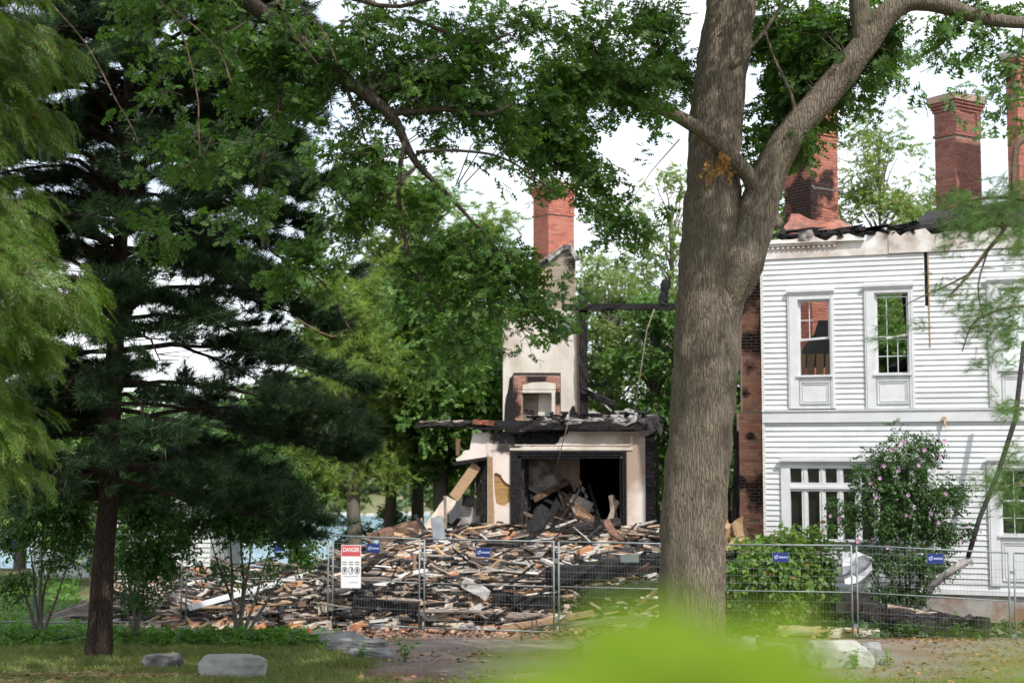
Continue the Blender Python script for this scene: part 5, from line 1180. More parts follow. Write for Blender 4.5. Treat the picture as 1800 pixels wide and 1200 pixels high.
for pts_ in ([(690, 197, 7), (740, 195, 6), (800, 192, 5), (860, 200, 4), (900, 180, 3)], [(735, 268, 4), (790, 262, 3), (860, 270, 2.5), (920, 300, 2), (980, 345, 1.5)], [(720, 30, 3), (770, 50, 4), (830, 75, 3), (900, 60, 2)], [(610, 150, 4), (625, 200, 3), (640, 250, 2)], [(540, 85, 6), (500, 160, 5), (470, 260, 4), (450, 360, 3)], [(460, 20, 6), (560, -10, 5), (700, 10, 4), (850, -30, 3)], [(712, 250, 5), (700, 340, 4), (720, 440, 3.5), (760, 520, 3), (800, 590, 2.5), (830, 650, 2)], [(840, 400, 3), (890, 470, 2.5), (930, 540, 2), (970, 580, 1.5)], [(450, 360, 3), (470, 430, 2.5), (560, 500, 2), (620, 580, 2)]):
    limb(mb, [(P(x, y, 14.5) + o2, r * k2) for x, y, r in pts_], 7, 4, wob=.04)
mb.build('trunk', M['bark_oak_shaded'], ok2)
B2 = [(270, 420, 50, 40, 15, .5), (330, 260, 60, 50, 14.4, .6), (700, 80, 120, 70, 14.6, .9), (560, 120, 90, 70, 14.4, .9), (330, 170, 80, 60, 14, .7), (270, 100, 50, 50, 14, .5), (380, 300, 60, 50, 14, .6), (440, 190, 80, 60, 14.3, .8), (640, 230, 80, 50, 14.6, .8), (900, 110, 80, 60, 14.6, .7), (640, 370, 60, 50, 14.5, .6), (560, 470, 60, 50, 14.3, .6), (860, 560, 50, 50, 14.5, .7), (850, 130, 130, 100, 14.8, 1), (770, 60, 150, 70, 15, .9), (900, 30, 120, 50, 14.6, .9), (700, 150, 100, 80, 14.8, .9), (620, 50, 130, 70, 15, .9), (650, 290, 75, 70, 14.6, .9), (740, 370, 90, 55, 14.6, 1), (775, 440, 60, 50, 14.6, .9), (850, 490, 50, 40, 14.6, .8), (750, 520, 100, 70, 14.7, 1.0), (820, 590, 70, 60, 14.6, .9), (960, 550, 42, 30, 14.4, .9), (905, 505, 40, 34, 14.5, .8), (915, 600, 34, 26, 14.4, .7), (970, 575, 34, 12, 14.4, .5),
      (590, 400, 60, 50, 14.3, .9), (520, 330, 70, 60, 14.1, .9), (420, 400, 60, 70, 14, .9), (480, 140, 100, 85, 14.6, .9), (340, 40, 90, 50, 14, .8), (560, 210, 70, 60, 14.6, .8), (690, 470, 80, 50, 14.7, .9), (760, 660, 90, 60, 14.8, .9), (840, 660, 36, 50, 14.6, .7), (500, 470, 60, 45, 14.2, .7), (450, 260, 55, 60, 14.2, .7), (790, 210, 80, 45, 14.8, .8), (880, 210, 70, 50, 14.9, .8), (600, 130, 70, 50, 14.7, .6), (230, 20, 60, 30, 14, .6), (430, 60, 70, 60, 14.4, .7), (600, 480, 60, 40, 14.5, .6)]
ml = [P(x, y, Y) for x, y, r, Y in lim2]
shift_crown(ok2, B2, M['oak_leaf'], T_oak, 88, M['twig'], ml, scale=(.62, .98))
pos = []  # leaf clumps added out of view to shade the limb and lawn
for i in range(25):
    p = Vector((random.uniform(-5, 4), random.uniform(6, 15), random.uniform(9.6, 12.5)))
    for k in range(70): pos.append(tuple(p + Vector((random.gauss(0, .8), random.gauss(0, .8), random.gauss(0, .4))) + o2))
n = len(pos); scatter('unseen_upper_crown', T_oak, pos, RNG.uniform(0, 6.3, n), RNG.normal(.2, .4, n), RNG.normal(0, .5, n), RNG.uniform(.9, 1.4, n), M['oak_leaf'], ok2)
# bare hanging twigs
mb = MB()
for pts_ in ([(285, 0), (310, 30), (322, 70), (345, 180), (355, 270), (372, 240)], [(350, 275), (325, 295)], [(480, 0), (520, 60), (560, 110)], [(90, 0), (150, 80), (200, 165), (235, 230), (242, 255)], [(310, 15), (380, 90), (410, 150)], [(510, 0), (560, 40), (590, 110)], [(520, 560), (580, 590), (600, 580)]):
    mb = MB(); limb(mb, [(P(x, y, 13) + o2, .007) for x, y in pts_], 5, 3, wob=.05); mb.build('bare_twig', M['dead_branch'], ok2)

# ---------------------------------------------------------------- dark pine
PY = 22.0
pine = tag(empty('pine_tree', G(175, PY)), 'tall dark shaded pine with a straight black trunk standing on the left lawn', 'tree'); pl = pine.location
mb = MB(); kp = PY / F
tp_ = [(171, 1160, 28), (174, 1120, 22), (181, 1000, 19), (190, 880, 17.5), (197, 700, 16), (205, 560, 14), (213, 400, 12), (222, 250, 11), (231, 80, 10), (240, -100, 8), (250, -400, 7), (255, -700, 4)]
limb(mb, [(P(x, y, PY) - pl, r * kp) for x, y, r in tp_], 20, 4, rough=.12)
pos = []; yaw = []; pit = []
def trunk_at(z):
    pts = [(P(x, y, PY)) for x, y, r in tp_]
    for a, b in zip(pts, pts[1:]):
        if a.z <= z <= b.z: return a.lerp(b, (z - a.z) / (b.z - a.z))
    return pts[-1]
z = 3.05; wh = 0
while z < 16.5:
    nb_ = 5 + (wh % 2); a0 = random.uniform(0, 6.28)
    for j in range(nb_):
        a = a0 + j * 6.28 / nb_ + random.gauss(0, .2); Lb = (3.6 if z < 8 else 3.6 - (z - 8) * .26) * random.uniform(.7, 1.12)
        if math.cos(a) < -.3: Lb *= .62
        zz = z + random.gauss(0, .12); s = trunk_at(zz); d = Vector((math.cos(a), math.sin(a), 0)); rise = random.uniform(.0, .22) if z > 5 else random.uniform(-.14, .04)
        pts_ = [(s - pl, .045), (s + d * Lb * .35 + Vector((0, 0, Lb * (rise + .04))) - pl, .032), (s + d * Lb * .7 + Vector((0, 0, Lb * (rise - .02))) - pl, .02), (s + d * Lb + Vector((0, 0, Lb * (rise - .12))) - pl, .008)]
        cur = limb(mb, pts_, 6, 3, wob=.08); m_ = len(cur)
        for k in range(m_):
            t = k / (m_ - 1)
            if t < .24: continue
            for sub in range(4):
                sl = Lb * .38 * (1.15 - t) + .18; a2 = a + random.choice((-1, 1)) * random.uniform(.5, 1.25); e = cur[k] + Vector((math.cos(a2), math.sin(a2), random.uniform(-.14, .12))) * sl * random.uniform(.6, 1.2)
                if sub < 2: mb.tube([cur[k], e], [.009, .004], 3, cap=False)
                for q in range(15):
                    u = random.uniform(.1, 1.2); p = cur[k].lerp(e, u) + Vector((random.gauss(0, .05), random.gauss(0, .05), random.gauss(.01, .035)))
                    tk_ = trunk_at(p.z + pl.z)
                    if p.y + pl.y < PY + .2 and abs(p.x + pl.x - tk_.x) < .3: continue
                    if noise.noise((p.x * .75, p.y * .5, p.z * 1.5)) < (-.27 if p.z > 3.5 else -.34): continue
                    pos.append(tuple(p)); yaw.append(a2 + random.gauss(0, .5)); pit.append(random.gauss(-.25, .4))
    z += random.uniform(.33, .46); wh += 1
mb.build('trunk', M['bark_pine'], pine); n = len(pos); print('pine tufts', n)
scatter('crown', T_tuft, pos, yaw, pit, RNG.uniform(0, 6.3, n), RNG.uniform(1.1, 1.8, n), M['pine_dark'], pine)

# ---------------------------------------------------------------- light drooping conifer on the left edge
HY = 11.0
hem = tag(empty('conifer_tree', G(-420, HY)), 'light green conifer with drooping feathery boughs hanging in from the left edge', 'tree'); hl = hem.location
mb = MB(); limb(mb, [(Vector((0, 0, -.3)), .2), (Vector((0, 0, 4)), .16), (Vector((0, 0, 9)), .08), (Vector((0, 0, 12)), .03)], 12, 4, rough=.1)
pos = []; yaw = []; pit = []; tx = hl.x
for i in range(120):
    zz = random.uniform(3.5, 7.6); a = random.gauss(0, .75); s = Vector((tx, HY, zz)); py_ = None
    # reach in photo pixels at this height: longest near y 430 and 700
    yy = 800 - (zz - CAMZ) * F / HY
    reach = np.interp(yy, [-200, 0, 150, 300, 420, 520, 620, 680, 740, 800, 830], [80, 70, 15, 25, 165, 30, 25, 75, 20, -40, -100]) if True else 0
    xe = (reach * random.uniform(.25, 1.0) - 900) / F * HY; Lb = (xe - tx)
    e = Vector((xe, HY + Lb * math.sin(a) * .55, zz - Lb * .18 + random.gauss(0, .05))); m1 = s.lerp(e, .5) + Vector((0, 0, .12)); 
    cur = limb(mb, [(s - hl, .022), (m1 - hl, .014), (e - hl, .004)], 5, 5, wob=.05); m_ = len(cur)
    for k in range(m_):
        if cur[k].x + tx < -5.6: continue
        for sub in range(4):
            d = 1 if sub % 2 else -1; ya = math.atan2(e.y - s.y, e.x - s.x)
            p = cur[k].lerp(cur[max(k - 1, 0)], random.random()) + Vector((random.gauss(0, .03), random.gauss(0, .05), random.gauss(0, .03)))
            pos.append(tuple(p)); yaw.append(ya + d * random.uniform(.2, 1.1)); pit.append(random.uniform(.1, 1.1))
mb.build('trunk', M['twig'], hem); n = len(pos); print('sprays', n)
scatter('crown', T_spray, pos, yaw, pit, RNG.normal(0, .5, n), RNG.uniform(.7, 1.25, n), M['hemlock'], hem)

# ---------------------------------------------------------------- white pine boughs hanging in at the right edge
WY = 12.5
wp = tag(empty('pine_tree', G(2150, WY)), 'pine whose soft bright needle sprays hang in from the right edge', 'tree'); wl = wp.location
mb = MB(); limb(mb, [(Vector((0, 0, -.3)), .2), (Vector((0, 0, 3)), .17), (Vector((0, 0, 7)), .12), (Vector((0, 0, 10)), .05)], 14, 4, rough=.1)
kw = WY / F
brs = [[(2150, 150, 16), (1960, 190, 10), (1850, 225, 8), (1795, 250, 6), (1783, 285, 5), (1780, 350, 4.5), (1765, 400, 4), (1735, 440, 3.5), (1705, 480, 3), (1670, 520, 2)],
       [(2150, 400, 12), (1950, 380, 8), (1800, 350, 4), (1720, 350, 3), (1660, 370, 1.5)], [(1765, 400, 3), (1700, 360, 2), (1650, 390, 1.5)],
       [(1705, 480, 2), (1655, 505, 1.5), (1600, 535, 1), (1560, 560, .8)], [(2150, 620, 10), (1950, 560, 6), (1800, 540, 3), (1720, 560, 2), (1690, 620, 1)], [(1735, 440, 2), (1720, 500, 1.5), (1730, 560, 1.2)],
       [(2150, 900, 8), (1950, 760, 5), (1840, 720, 3), (1770, 720, 1.5)], [(2150, 1000, 8), (1950, 880, 5), (1830, 850, 3), (1750, 860, 1.5)]]
for b in brs: limb(mb, [(P(x, y, WY) - wl, r * kw) for x, y, r in b], 8, 4, wob=.03)
mb.build('trunk', M['dead_branch'], wp)
pos = []
for (px, py, rx, ry, n_) in ((1720, 385, 55, 38, 130), (1780, 345, 45, 35, 110), (1668, 420, 26, 30, 26), (1690, 355, 36, 22, 40), (1790, 420, 35, 40, 90), (1740, 560, 45, 45, 95), (1700, 530, 34, 34, 34), (1770, 600, 35, 45, 60), (1790, 530, 30, 40, 60), (1560, 590, 26, 18, 14), (1575, 560, 14, 30, 9), (1610, 575, 22, 12, 8), (1662, 510, 16, 16, 8), (1775, 720, 25, 22, 34), (1760, 850, 36, 34, 70), (1790, 900, 20, 34, 26), (1790, 800, 26, 30, 22), (1650, 500, 30, 20, 7), (1720, 640, 22, 14, 10), (1672, 50, 8, 8, 3)):
    for i in range(int(n_ * 1.4)): pos.append(tuple(P(px + random.gauss(0, rx * .55), py + random.gauss(0, ry * .55), WY + random.gauss(0, .3)) - wl))
n = len(pos); scatter('crown', T_tuft_n, pos, RNG.normal(math.pi, .9, n), RNG.normal(.3, .5, n), RNG.uniform(0, 6.3, n), RNG.uniform(.85, 1.35, n), M['pine_near'], wp)

# ---------------------------------------------------------------- young multi-stemmed trees and bushes
def young(px, Y, label, stems, blobs, h=1.9, leaf='young_leaf', dens=330, name='young_tree', cat='small tree', templ=None, scl=(.75, 1.1)):
    b = G(px, Y); e = tag(empty(name, b), label, cat); mb = MB()
    for (tx_, ty_) in stems:
        t = P(tx_, ty_, Y + random.uniform(-.3, .3)) - b; limb(mb, [(Vector((random.uniform(-.05, .05), 0, -.1)), .04), (t * .35 + Vector((random.uniform(-.08, .08), 0, .02)), .026), (t * .7, .016), (t, .006)], 6, 4, wob=.03)
    mb.build('stems', M['bark_grey'], e)
    shift_crown(e, blobs, M[leaf], templ or T_broad, dens, M['twig'], None, scale=scl, tw=.007, zthick=.8); return e
young(420, 26.0, 'small young tree with pale fanned stems right of the dark pine', [(370, 940), (400, 900), (425, 880), (450, 900), (480, 950), (510, 990)], [(420, 900, 80, 70, 26, 1), (350, 930, 50, 40, 26, .7), (480, 930, 60, 50, 26, 1), (520, 970, 50, 24, 26, .6), (400, 830, 90, 60, 26, 1), (480, 850, 70, 60, 26.4, 1), (370, 1000, 30, 24, 26, .4), (450, 1010, 40, 20, 26, .4), (528, 950, 20, 16, 26, .4), (525, 880, 34, 36, 26.4, .5)])
young(237, 25.0, 'dense young sapling growing close behind the dark pine trunk', [(220, 980), (240, 930), (265, 960), (210, 1040)], [(260, 900, 50, 70, 25, 1), (240, 980, 44, 50, 25, 1), (285, 990, 46, 40, 25, .8), (240, 1050, 30, 26, 25, .7), (270, 830, 50, 50, 25.3, .9), (310, 960, 34, 24, 25, .5)])
young(70, 25.5, 'thin open sapling with several dark stems at the left edge', [(20, 960), (50, 930), (75, 900), (100, 930), (125, 980)], [(30, 950, 50, 40, 25.5, .5), (80, 900, 60, 50, 25.5, .8), (120, 930, 44, 50, 25.5, .8), (30, 1030, 40, 40, 25.5, .5), (130, 860, 50, 40, 25.5, .9), (40, 880, 50, 40, 25.8, .6), (110, 1000, 30, 40, 25.5, .4), (150, 960, 30, 40, 25.6, .7)])
# vine covered bush
vb = G(1368, 29.2); vine = tag(empty('vine_bush', vb), 'rounded mound of bright green vine beside the house window', 'bush')
shift_crown(vine, [(1365, 960, 62, 30, 29.2, 1.5), (1400, 950, 45, 24, 29.3, 1.2), (1330, 990, 50, 34, 29, 1.3), (1390, 1000, 60, 40, 29, 1.4), (1350, 1030, 66, 34, 28.9, 1.2), (1430, 1010, 30, 50, 29.1, 1), (1310, 1020, 30, 30, 29, .8), (1400, 1050, 50, 24, 28.8, .9)], M['vine_leaf'], T_broad, 170, M['twig'], None, scale=(1.1, 1.7), tw=.008, zthick=.9, droop=.5)
mb = MB(); mb.rough_beam(Vector((1.05, -.1, -.2)), Vector((.95, 0, 1.5)), .2, .2, 6, .05); mb.build('burnt_stump', M['char_wood'], vine)
# rose of sharon
rb = G(1590, 28.6); rose = tag(empty('flowering_shrub', rb), 'tall open shrub dotted with mauve flowers in front of the white house', 'shrub'); mb = MB()
for (x, y) in ((1480, 900), (1520, 830), (1560, 790), (1590, 760), (1620, 800), (1655, 850), (1680, 900), (1500, 960), (1640, 950)):
    t = P(x, y, 28.6 + random.uniform(-.3, .3)) - rb; limb(mb, [(Vector((random.uniform(-.12, .12), 0, -.1)), .03), (t * .4, .022), (t * .75, .014), (t, .005)], 6, 4, wob=.05)
mb.build('stems', M['bark_grey'], rose)
B_rose = [(1575, 800, 46, 40, 28.6, .8), (1590, 765, 24, 18, 28.6, .5), (1630, 800, 34, 34, 28.6, .8), (1540, 850, 46, 44, 28.5, .9), (1600, 870, 60, 50, 28.6, 1), (1655, 870, 34, 46, 28.6, .9), (1510, 900, 48, 34, 28.5, .8), (1580, 930, 60, 50, 28.5, 1), (1640, 940, 48, 44, 28.6, 1), (1690, 930, 28, 24, 28.6, .4), (1485, 890, 22, 16, 28.4, .4), (1550, 985, 60, 40, 28.5, .7), (1610, 1000, 56, 34, 28.4, 1), (1660, 1000, 34, 24, 28.5, .5), (1590, 1045, 60, 24, 28.3, 1), (1690, 860, 16, 20, 28.6, .3), (1530, 800, 16, 20, 28.6, .3), (1475, 925, 20, 12, 28.4, .3)]
shift_crown(rose, B_rose, M['rose_leaf'], T_broad, 270, M['twig'], None, scale=(.6, .95), tw=.006, zthick=.8)
def flower_mesh():
    mb = MB()
    for i in range(5):
        a = i * 1.2566; d = Vector((math.cos(a), 0, math.sin(a))); s_ = Vector((-math.sin(a), 0, math.cos(a)))
        mb.add([Vector((0, 0, 0)), d * .03 - s_ * .02 + Vector((0, -.012, 0)), d * .05 + Vector((0, -.02, 0)), d * .03 + s_ * .02 + Vector((0, -.012, 0))], [(0, 1, 2, 3)])
    return mb.mesh('flower', M['petal'])
fm = flower_mesh()
for (x, y) in ((1585, 778), (1592, 775), (1625, 790), (1660, 775), (1652, 802), (1554, 818), (1614, 818), (1580, 826), (1546, 840), (1530, 848), (1540, 873), (1596, 870), (1600, 907), (1592, 905), (1637, 901), (1662, 868), (1459, 906), (1475, 911), (1507, 950), (1534, 946), (1560, 962), (1567, 790), (1703, 925), (1690, 950), (1648, 918), (1527, 842)):
    o = link('flower', fm, rose); o.location = P(x, y, 28.05) - rb; o.rotation_euler = (random.uniform(-.4, .4), random.uniform(0, 1), random.uniform(-.6, .6)); s = random.uniform(.7, 1.25); o.scale = (s, s, s)

# ---------------------------------------------------------------- trees behind
def bgtree(px, Y, zb, zt, rad, mat, label, name='leafy_tree', trunk=.14, dens=1., templ=None, sc=(.8, 1.3), lean=0., clumps=46, gap=.0, low=.18, tmat='bark_grey'):
    b = Vector((X(px, Y), Y, zb)); e = tag(empty(name, b), label, 'tree'); mb = MB(); H = zt - zb
    limb(mb, [(Vector((0, 0, -.6)), trunk * 1.2), (Vector((lean * .4, 0, H * .3)), trunk), (Vector((lean, 0, H * .65)), trunk * .6), (Vector((lean * 1.1, 0, H * .92)), trunk * .2)], 9, 5, rough=.1, wob=.1)
    pos = []; yaw = []; pit = []
    for i in range(clumps):
        t = low + (1 - low) * (i + random.random()) / clumps; a = random.uniform(0, 6.28); env = math.sin(min(1, (t - low) / (1 - low) * .82 + .14) * math.pi) ** .6
        r = rad * env * random.uniform(.35, 1.0); c_ = Vector((lean * t + r * math.cos(a), r * math.sin(a), H * t))
        st_ = Vector((lean * t * .9, 0, H * max(low * .8, t - .12))); limb(mb, [(st_, trunk * .28), (st_.lerp(c_, .5) + Vector((0, 0, .1)), trunk * .16), (c_, trunk * .06)], 4, 2, wob=.1)
        s = rad * random.uniform(.2, .34)
        for k in range(int(46 * dens)):
            v = Vector((random.gauss(0, 1), random.gauss(0, 1), random.gauss(0, .62))) * s * .75
            if gap and noise.noise((c_ + v + b) * .9) < gap: continue
            pos.append(tuple(c_ + v)); yaw.append(math.atan2(v.y, v.x) + random.gauss(0, .6)); pit.append(random.gauss(.15, .4))
    mb.build('trunk', M[tmat], e); n = len(pos)
    scatter('crown', templ or T_bg, pos, yaw, pit, RNG.normal(0, .6, n), RNG.uniform(*sc, n), M[mat], e); return e
random.seed(5)
bgtree(628, 43, -.6, 8.6, 2.3, 'pine_yellow', 'yellowish green pine beside the water, left of the ruin', 'pine_tree', .2, 1.5, T_tuft_far, (1.0, 1.6), -.3, 54, low=.36)
bgtree(680, 46, -.8, 12.5, 2.6, 'pine_yellow', 'taller yellowish pine behind, its leaning trunk second from the water', 'pine_tree', .17, 1.3, T_tuft_far, (1.0, 1.6), .5, 60, low=.34)
bgtree(776, 44, -.5, 8.2, 2.1, 'maple_mid', 'dark round maple close to the left end of the ruin', 'maple_tree', .24, 1.8, clumps=60, low=.40)
bgtree(735, 48, -1, 10.5, 2.4, 'maple_dark', 'dark maple filling the gap between the pines and the ruin', 'maple_tree', .2, 1.5, clumps=55, low=.42)
bgtree(862, 50, -1, 11.8, 2.0, 'pine_yellow', 'pine top showing over the left shoulder of the chimney breast', 'pine_tree', .2, 1.2, T_tuft_far, (1, 1.6), 0, 50)
bgtree(1072, 50, -1, 9.6, 1.9, 'olive_leaf', 'olive green maple seen between the chimney breast and the wire', 'maple_tree', .2, 1.9, None, (.6, .95), clumps=80, low=.1, gap=-.12)
bgtree(1150, 47, -1, 8.5, 1.8, 'maple_mid', 'bright green maple directly left of the oak trunk behind the ruin', 'maple_tree', .2, 1.8, None, (.6, .95), clumps=70, low=.1, gap=-.08)
bgtree(1180, 54, -1, 14.2, 2.3, 'birch_leaf', 'tall thin-leaved poplar rising left of the oak trunk', 'poplar_tree', .18, 1.5, None, (.6, 1.0), .1, 60, .02, .2)
bgtree(1085, 60, -1, 12.2, 2.4, 'birch_leaf', 'pale loose tree top between the red chimney and the poplar', 'poplar_tree', .18, 1.5, None, (.6, 1.0), 0, 55, .02, .2)
bgtree(1320, 44, -1, 10.6, 1.7, 'maple_mid', 'green tree seen in the slot between the oak trunk and the house', 'maple_tree', .2, 1.3, clumps=60, low=.05)
bgtree(1400, 52, -1, 13.8, 2.0, 'maple_mid', 'tree top peeping over the house left of the sooty chimney', 'maple_tree', .2, 1., clumps=50)
bgtree(1556, 46, -1, 14.6, 1.7, 'birch_leaf', 'airy pale birch standing between the two brick chimneys', 'birch_tree', .10, 1.4, None, (.5, .85), 0, 90, -.02, .12)
bgtree(1640, 50, -1, 12.6, 2.2, 'birch_leaf', 'second pale birch, lower, behind the slim chimney', 'birch_tree', .10, 1.4, None, (.5, .85), 0, 70, .0, .15)
bgtree(1500, 44, -1, 9.8, 1.9, 'birch_leaf', 'low pale tree just above the torn roof edge', 'birch_tree', .10, 1.3, None, (.5, .85), 0, 60, .0, .15)
bgtree(1560, 42.5, -.5, 8.3, 1.5, 'maple_mid', 'green tree seen through the empty second window', 'maple_tree', .14, 1.2, None, (.6, .9), 0, 50, low=.3)
bgtree(40, 50, -1, 5.2, 3.5, 'maple_mid', 'sunlit maple far behind the left sapling', 'maple_tree', .2, 1., clumps=50, low=.35)
bgtree(330, 52, -1, 5.2, 3.6, 'maple_dark', 'dark maple behind the cottage roof', 'maple_tree', .2, 1.2, clumps=60, low=.3)
bgtree(520, 47, -1, 5.6, 2.4, 'maple_mid', 'maple between the cottage and the water', 'maple_tree', .2, 1.3, clumps=50, low=.52)
bgtree(170, 40, -.3, 5.2, 2.2, 'maple_mid', 'green shrubby tree in front of the cottage', 'maple_tree', .12, .8, clumps=40, low=.25)
bgtree(1285, 62, -1, 13, 3, 'maple_mid', 'far tree top low behind the oak fork', 'maple_tree', .2, 1., clumps=50)
bgtree(695, 50, -1, 1.6, .6, 'young_leaf', 'small bush on the bank between the leaning trunks', 'bank_bush', .04, 1., None, (.4, .7), 0, 16, low=.1)
bgtree(622, 49.5, -1, 1.0, .7, 'young_leaf', 'low bush at the bank edge beside the water', 'bank_bush', .04, 1., None, (.4, .7), 0, 14, low=.1)

# ---------------------------------------------------------------- low herbs, grass, litter
pos = []; yaw = []
for i in range(7500):
    y = random.triangular(23.6, 28.2, 26.4); x = random.uniform(-.40 * y, -2.7 - (y - 24) * .2)
    if noise.noise((x * .5, y * .5, 4)) < -.28: continue
    edge = 1 if x < -3.6 else .5
    pos.append((x, y, gz(x, y) + random.uniform(.02, .22) * edge * (.6 + .7 * noise.noise((x * .7, y * .7, 9)))))
for i in range(4200):
    y = random.uniform(28.4, 43); x = random.uniform(-.44 * y, -.30 * y)
    if heap(x, y) < .12 and noise.noise((x * .6, y * .6, 2)) > -.2: pos.append((x, y, gz(x, y) + random.uniform(.02, .16)))
n = len(pos); T_h = [sprig(plain_leaf(.4), 6, .075, .12, 1.4, .2) for _ in range(4)]
tag(scatter('herb_bed', T_h, pos, RNG.uniform(0, 6.3, n), RNG.normal(-.2, .4, n), RNG.normal(0, .4, n), RNG.uniform(.7, 1.3, n), M['herb_leaf']), 'strip of bright green leafy ground cover along the fence behind the lawn', 'ground cover', kind='stuff')
pos = []
for i in range(5200):
    y = random.uniform(25.6, 30.2); x = random.uniform(2.9, 11.5)
    den = noise.noise((x * .6, y * .6, 14))
    if den < -.02 or (y < 27.4 and random.random() < .8): continue
    pos.append((x, y, gz(x, y) + random.uniform(.01, .3)))
n = len(pos); tag(scatter('weed_strip', T_h, pos, RNG.uniform(0, 6.3, n), RNG.normal(-.2, .4, n), RNG.normal(0, .4, n), RNG.uniform(.7, 1.3, n), M['rose_leaf']), 'dark green weeds growing along the foot of the white house', 'weeds', kind='stuff')
bl = np.array([(-.004, 0, 0), (.004, 0, 0), (.003, .01, .6), (-.002, .01, .6), (0, .04, 1.)]) ; bl[:, 0] *= 1.0
T_g = []
for q in range(5):
    parts = []
    for i in range(7):
        V = bl.copy(); V[:, 0] *= 1.1; V[:, 2] *= random.uniform(.035, .085); V[:, 1] *= random.uniform(.6, 1.6); parts.append((transform_t(V, (random.gauss(0, .03), random.gauss(0, .03), 0), random.uniform(0, 6.3), random.uniform(-.3, .3), random.uniform(-.3, .3), 1), np.array([(0, 1, 2), (0, 2, 3), (3, 2, 4)])))
    T_g.append(merge(parts))
pos = []
while len(pos) < 26000:
    y = random.uniform(17.6, 27) if random.random() < .85 else random.uniform(17.2, 20); x = random.uniform(-.42 * y, left_edge(y) + .4) 
    if y < 20.5 and random.random() < .3: x = random.uniform(-2.5, 8)
    if x > left_edge(y) and y > 18.6: 
        if random.random() < .93: continue
    if noise.noise((x * .7, y * .7, 11)) < -.25 and random.random() < .7: continue
    pos.append((x, y, gz(x, y) - .002))
n = len(pos); tag(scatter('lawn_grass', T_g, pos, RNG.uniform(0, 6.3, n), np.zeros(n), np.zeros(n), RNG.uniform(.7, 1.4, n), M['grass']), 'patchy mown grass of the lawn around the boulders', 'grass', kind='stuff')
pos = []
for i in range(9000):
    y = random.uniform(18, 28); x = random.uniform(-3, 10.5)
    d = noise.noise((x * .45, y * .45, 21)) + (.25 if x > 4.5 and y < 27 else 0)
    if random.random() > max(.03, d * 2.2) or x < left_edge(y) - .5: continue
    pos.append((x, y, gz(x, y) + .012 + random.uniform(0, .012)))
for (cx_, cy_, sx_, sy_, k_) in ((-6.2, 19.1, .45, .12, 420), (-4.9, 18.9, .5, .12, 500), (-3.8, 25.5, .4, .3, 350), (-6.1, 18.5, .3, .1, 200)):
    for i in range(k_): x = random.gauss(cx_, sx_); y = random.gauss(cy_, sy_); pos.append((x, y, gz(x, y) + random.uniform(.01, .04)))
st_ = []
for (cx_, cy_, sx_, sy_, k_) in ((-6.1, 19.2, .55, .07, 900), (-5.1, 18.75, .7, .08, 1100), (-6.3, 18.2, .5, .06, 500)):
    for i in range(k_): x = random.gauss(cx_, sx_); y = random.gauss(cy_, sy_); st_.append((x, y, gz(x, y) + random.uniform(.02, .06)))
nn_ = len(st_); tag(scatter('dry_straw', [dia_leaf(.06)], st_, RNG.normal(0, .5, nn_), RNG.normal(0, .2, nn_), RNG.normal(0, .4, nn_), RNG.uniform(.06, .16, nn_), M['straw']), 'streaks of dry cut straw lying on the lawn below the pine', 'dry grass', kind='stuff')
n = len(pos); tag(scatter('leaf_litter', Tl, pos, RNG.uniform(0, 6.3, n), RNG.normal(0, .25, n), RNG.normal(0, .35, n), RNG.uniform(.04, .11, n), M['litter']), 'fallen rust brown leaves scattered over the drive and lawn', 'fallen leaves', kind='stuff')
for (px, Y, lb, s) in ((640, 21.6, 'slim green weed growing between the nearest kerb rocks', 1), (712, 21.3, 'taller green weed at the end of the kerb rocks', 1.2), (1500, 20.25, 'bright green tuft at the foot of the large stone block', .8), (1560, 20.6, 'green tuft right of the stone blocks', .7), (1020, 22.2, 'weed clump on the drive near the blurred leaves', .8), (1440, 19.9, 'small green tuft in front of the large stone block', .6)):
    b = G(px, Y); e = tag(empty('weed', b), lb, 'weed'); mb = MB(); pos = []
    for k in range(5): t = Vector((random.gauss(0, .05), random.gauss(0, .05), random.uniform(.12, .34))) * s; mb.tube([(0, 0, -.02), t], [.004, .002], 4); pos += [tuple(t * u + Vector((random.gauss(0, .03), random.gauss(0, .03), 0))) for u in (.3, .5, .7, .85, .95, 1)]
    mb.build('stem', M['herb_leaf'], e); n = len(pos); scatter('leaves', T_h, pos, RNG.uniform(0, 6.3, n), RNG.normal(0, .4, n), RNG.normal(0, .4, n), RNG.uniform(.35, .6, n) * s, M['herb_leaf'], e)

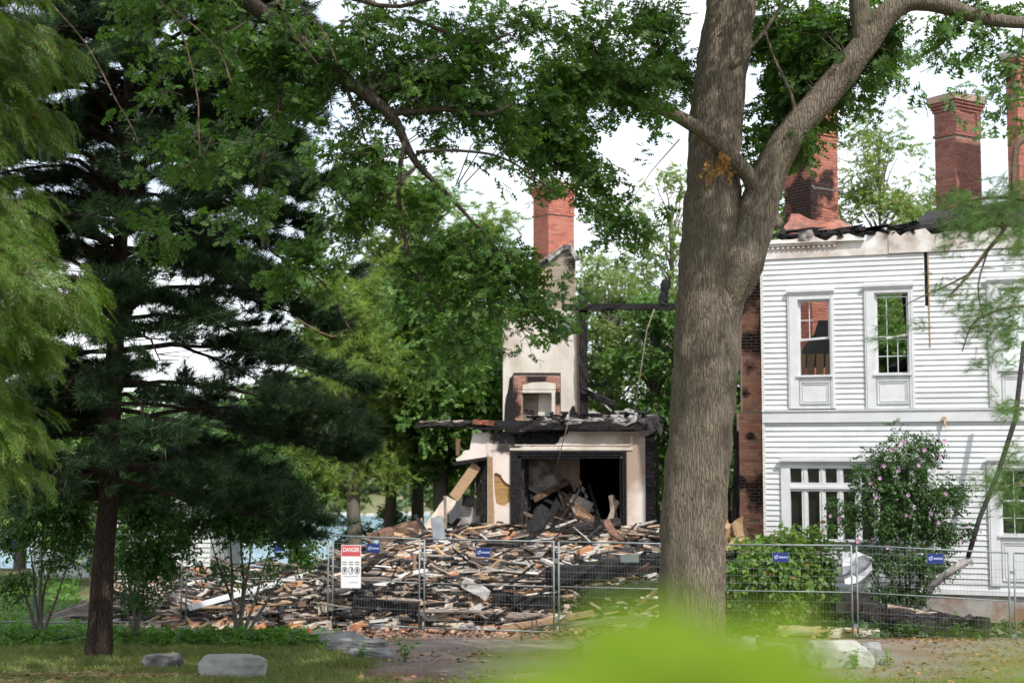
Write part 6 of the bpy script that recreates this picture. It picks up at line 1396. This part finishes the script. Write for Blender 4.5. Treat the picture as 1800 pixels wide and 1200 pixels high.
# ---------------------------------------------------------------- out-of-focus sapling right in front of the lens
NY = .62; nb_ = Vector((.12, NY + .1, gz(0, NY))); near = tag(empty('sapling', nb_), 'blurred bright green leaves of a sapling close to the lens', 'sapling')
def near_leaf(px, py, size_px, ang, tilt, Y):
    s = size_px * Y / F; out = []
    for i in range(33):
        t = i / 32 * 2 * math.pi; r = .5 * (1 + .10 * math.sin(5 * t) + .05 * math.sin(13 * t)) * (1.25 if abs(math.sin(t)) < .3 and math.cos(t) > 0 else 1)
        out.append(Vector((r * math.cos(t), 0, r * math.sin(t) * .72)))
    R = Matrix.Rotation(ang, 3, 'Y') @ Matrix.Rotation(tilt, 3, 'X'); c_ = P(px, py, Y) - nb_; vs = [c_ + R @ Vector((0, -.05 * s, 0))] + [c_ + R @ (o * s) for o in out[:-1]]
    mb = MB(); mb.add(vs, [(0, i, i % 32 + 1) for i in range(1, 33)], True); mb.build('leaf', M['near_leaf'], near); return c_
ls = [(905, 1235, 130, .5, .4, .45), (1650, 1205, 90, .2, .4, .36), (1820, 1180, 110, .2, .4, .38), (1170, 1150, 290, .3, .5, .60), (1300, 1175, 250, -.5, .4, .62), (1080, 1195, 230, 1.0, .5, .58), (1400, 1205, 220, .5, .5, .56), (980, 1225, 200, .4, .4, .54), (1190, 1245, 330, .3, .5, .60), (1320, 1270, 300, -.5, .4, .66), (1060, 1290, 260, 1.0, .5, .58), (1400, 1262, 230, .2, .5, .5), (1000, 1250, 190, .2, .4, .5), (1560, 1255, 110, -.3, .5, .38), (1740, 1215, 110, .5, .4, .36), (1470, 1215, 110, .5, .4, .42), (1880, 1215, 150, .6, .4, .4), (1200, 1150, 150, .5, .3, .5), (1200, 1400, 400, .1, .3, .55), (1560, 1420, 420, .4, .3, .56), (920, 1330, 200, .8, .4, .62), (1400, 1400, 350, 0, .4, .6), (1850, 1330, 300, 0, .3, .6)]
mb = MB(); mb.tube([Vector((0, 0, -.05)), Vector((.0, 0, .9)), P(1330, 1500, .62) - nb_], [.012, .008, .005], 6)
for l in ls: c_ = near_leaf(*l); mb.tube([P(1330, 1500, .62) - nb_, c_], [.003, .0015], 4)
mb.build('stem', M['twig'], near)
tri = sum(len(o.data.polygons) * 1 for o in bpy.data.objects if o.type == 'MESH'); print('polys', tri, 'objects', len(bpy.data.objects))
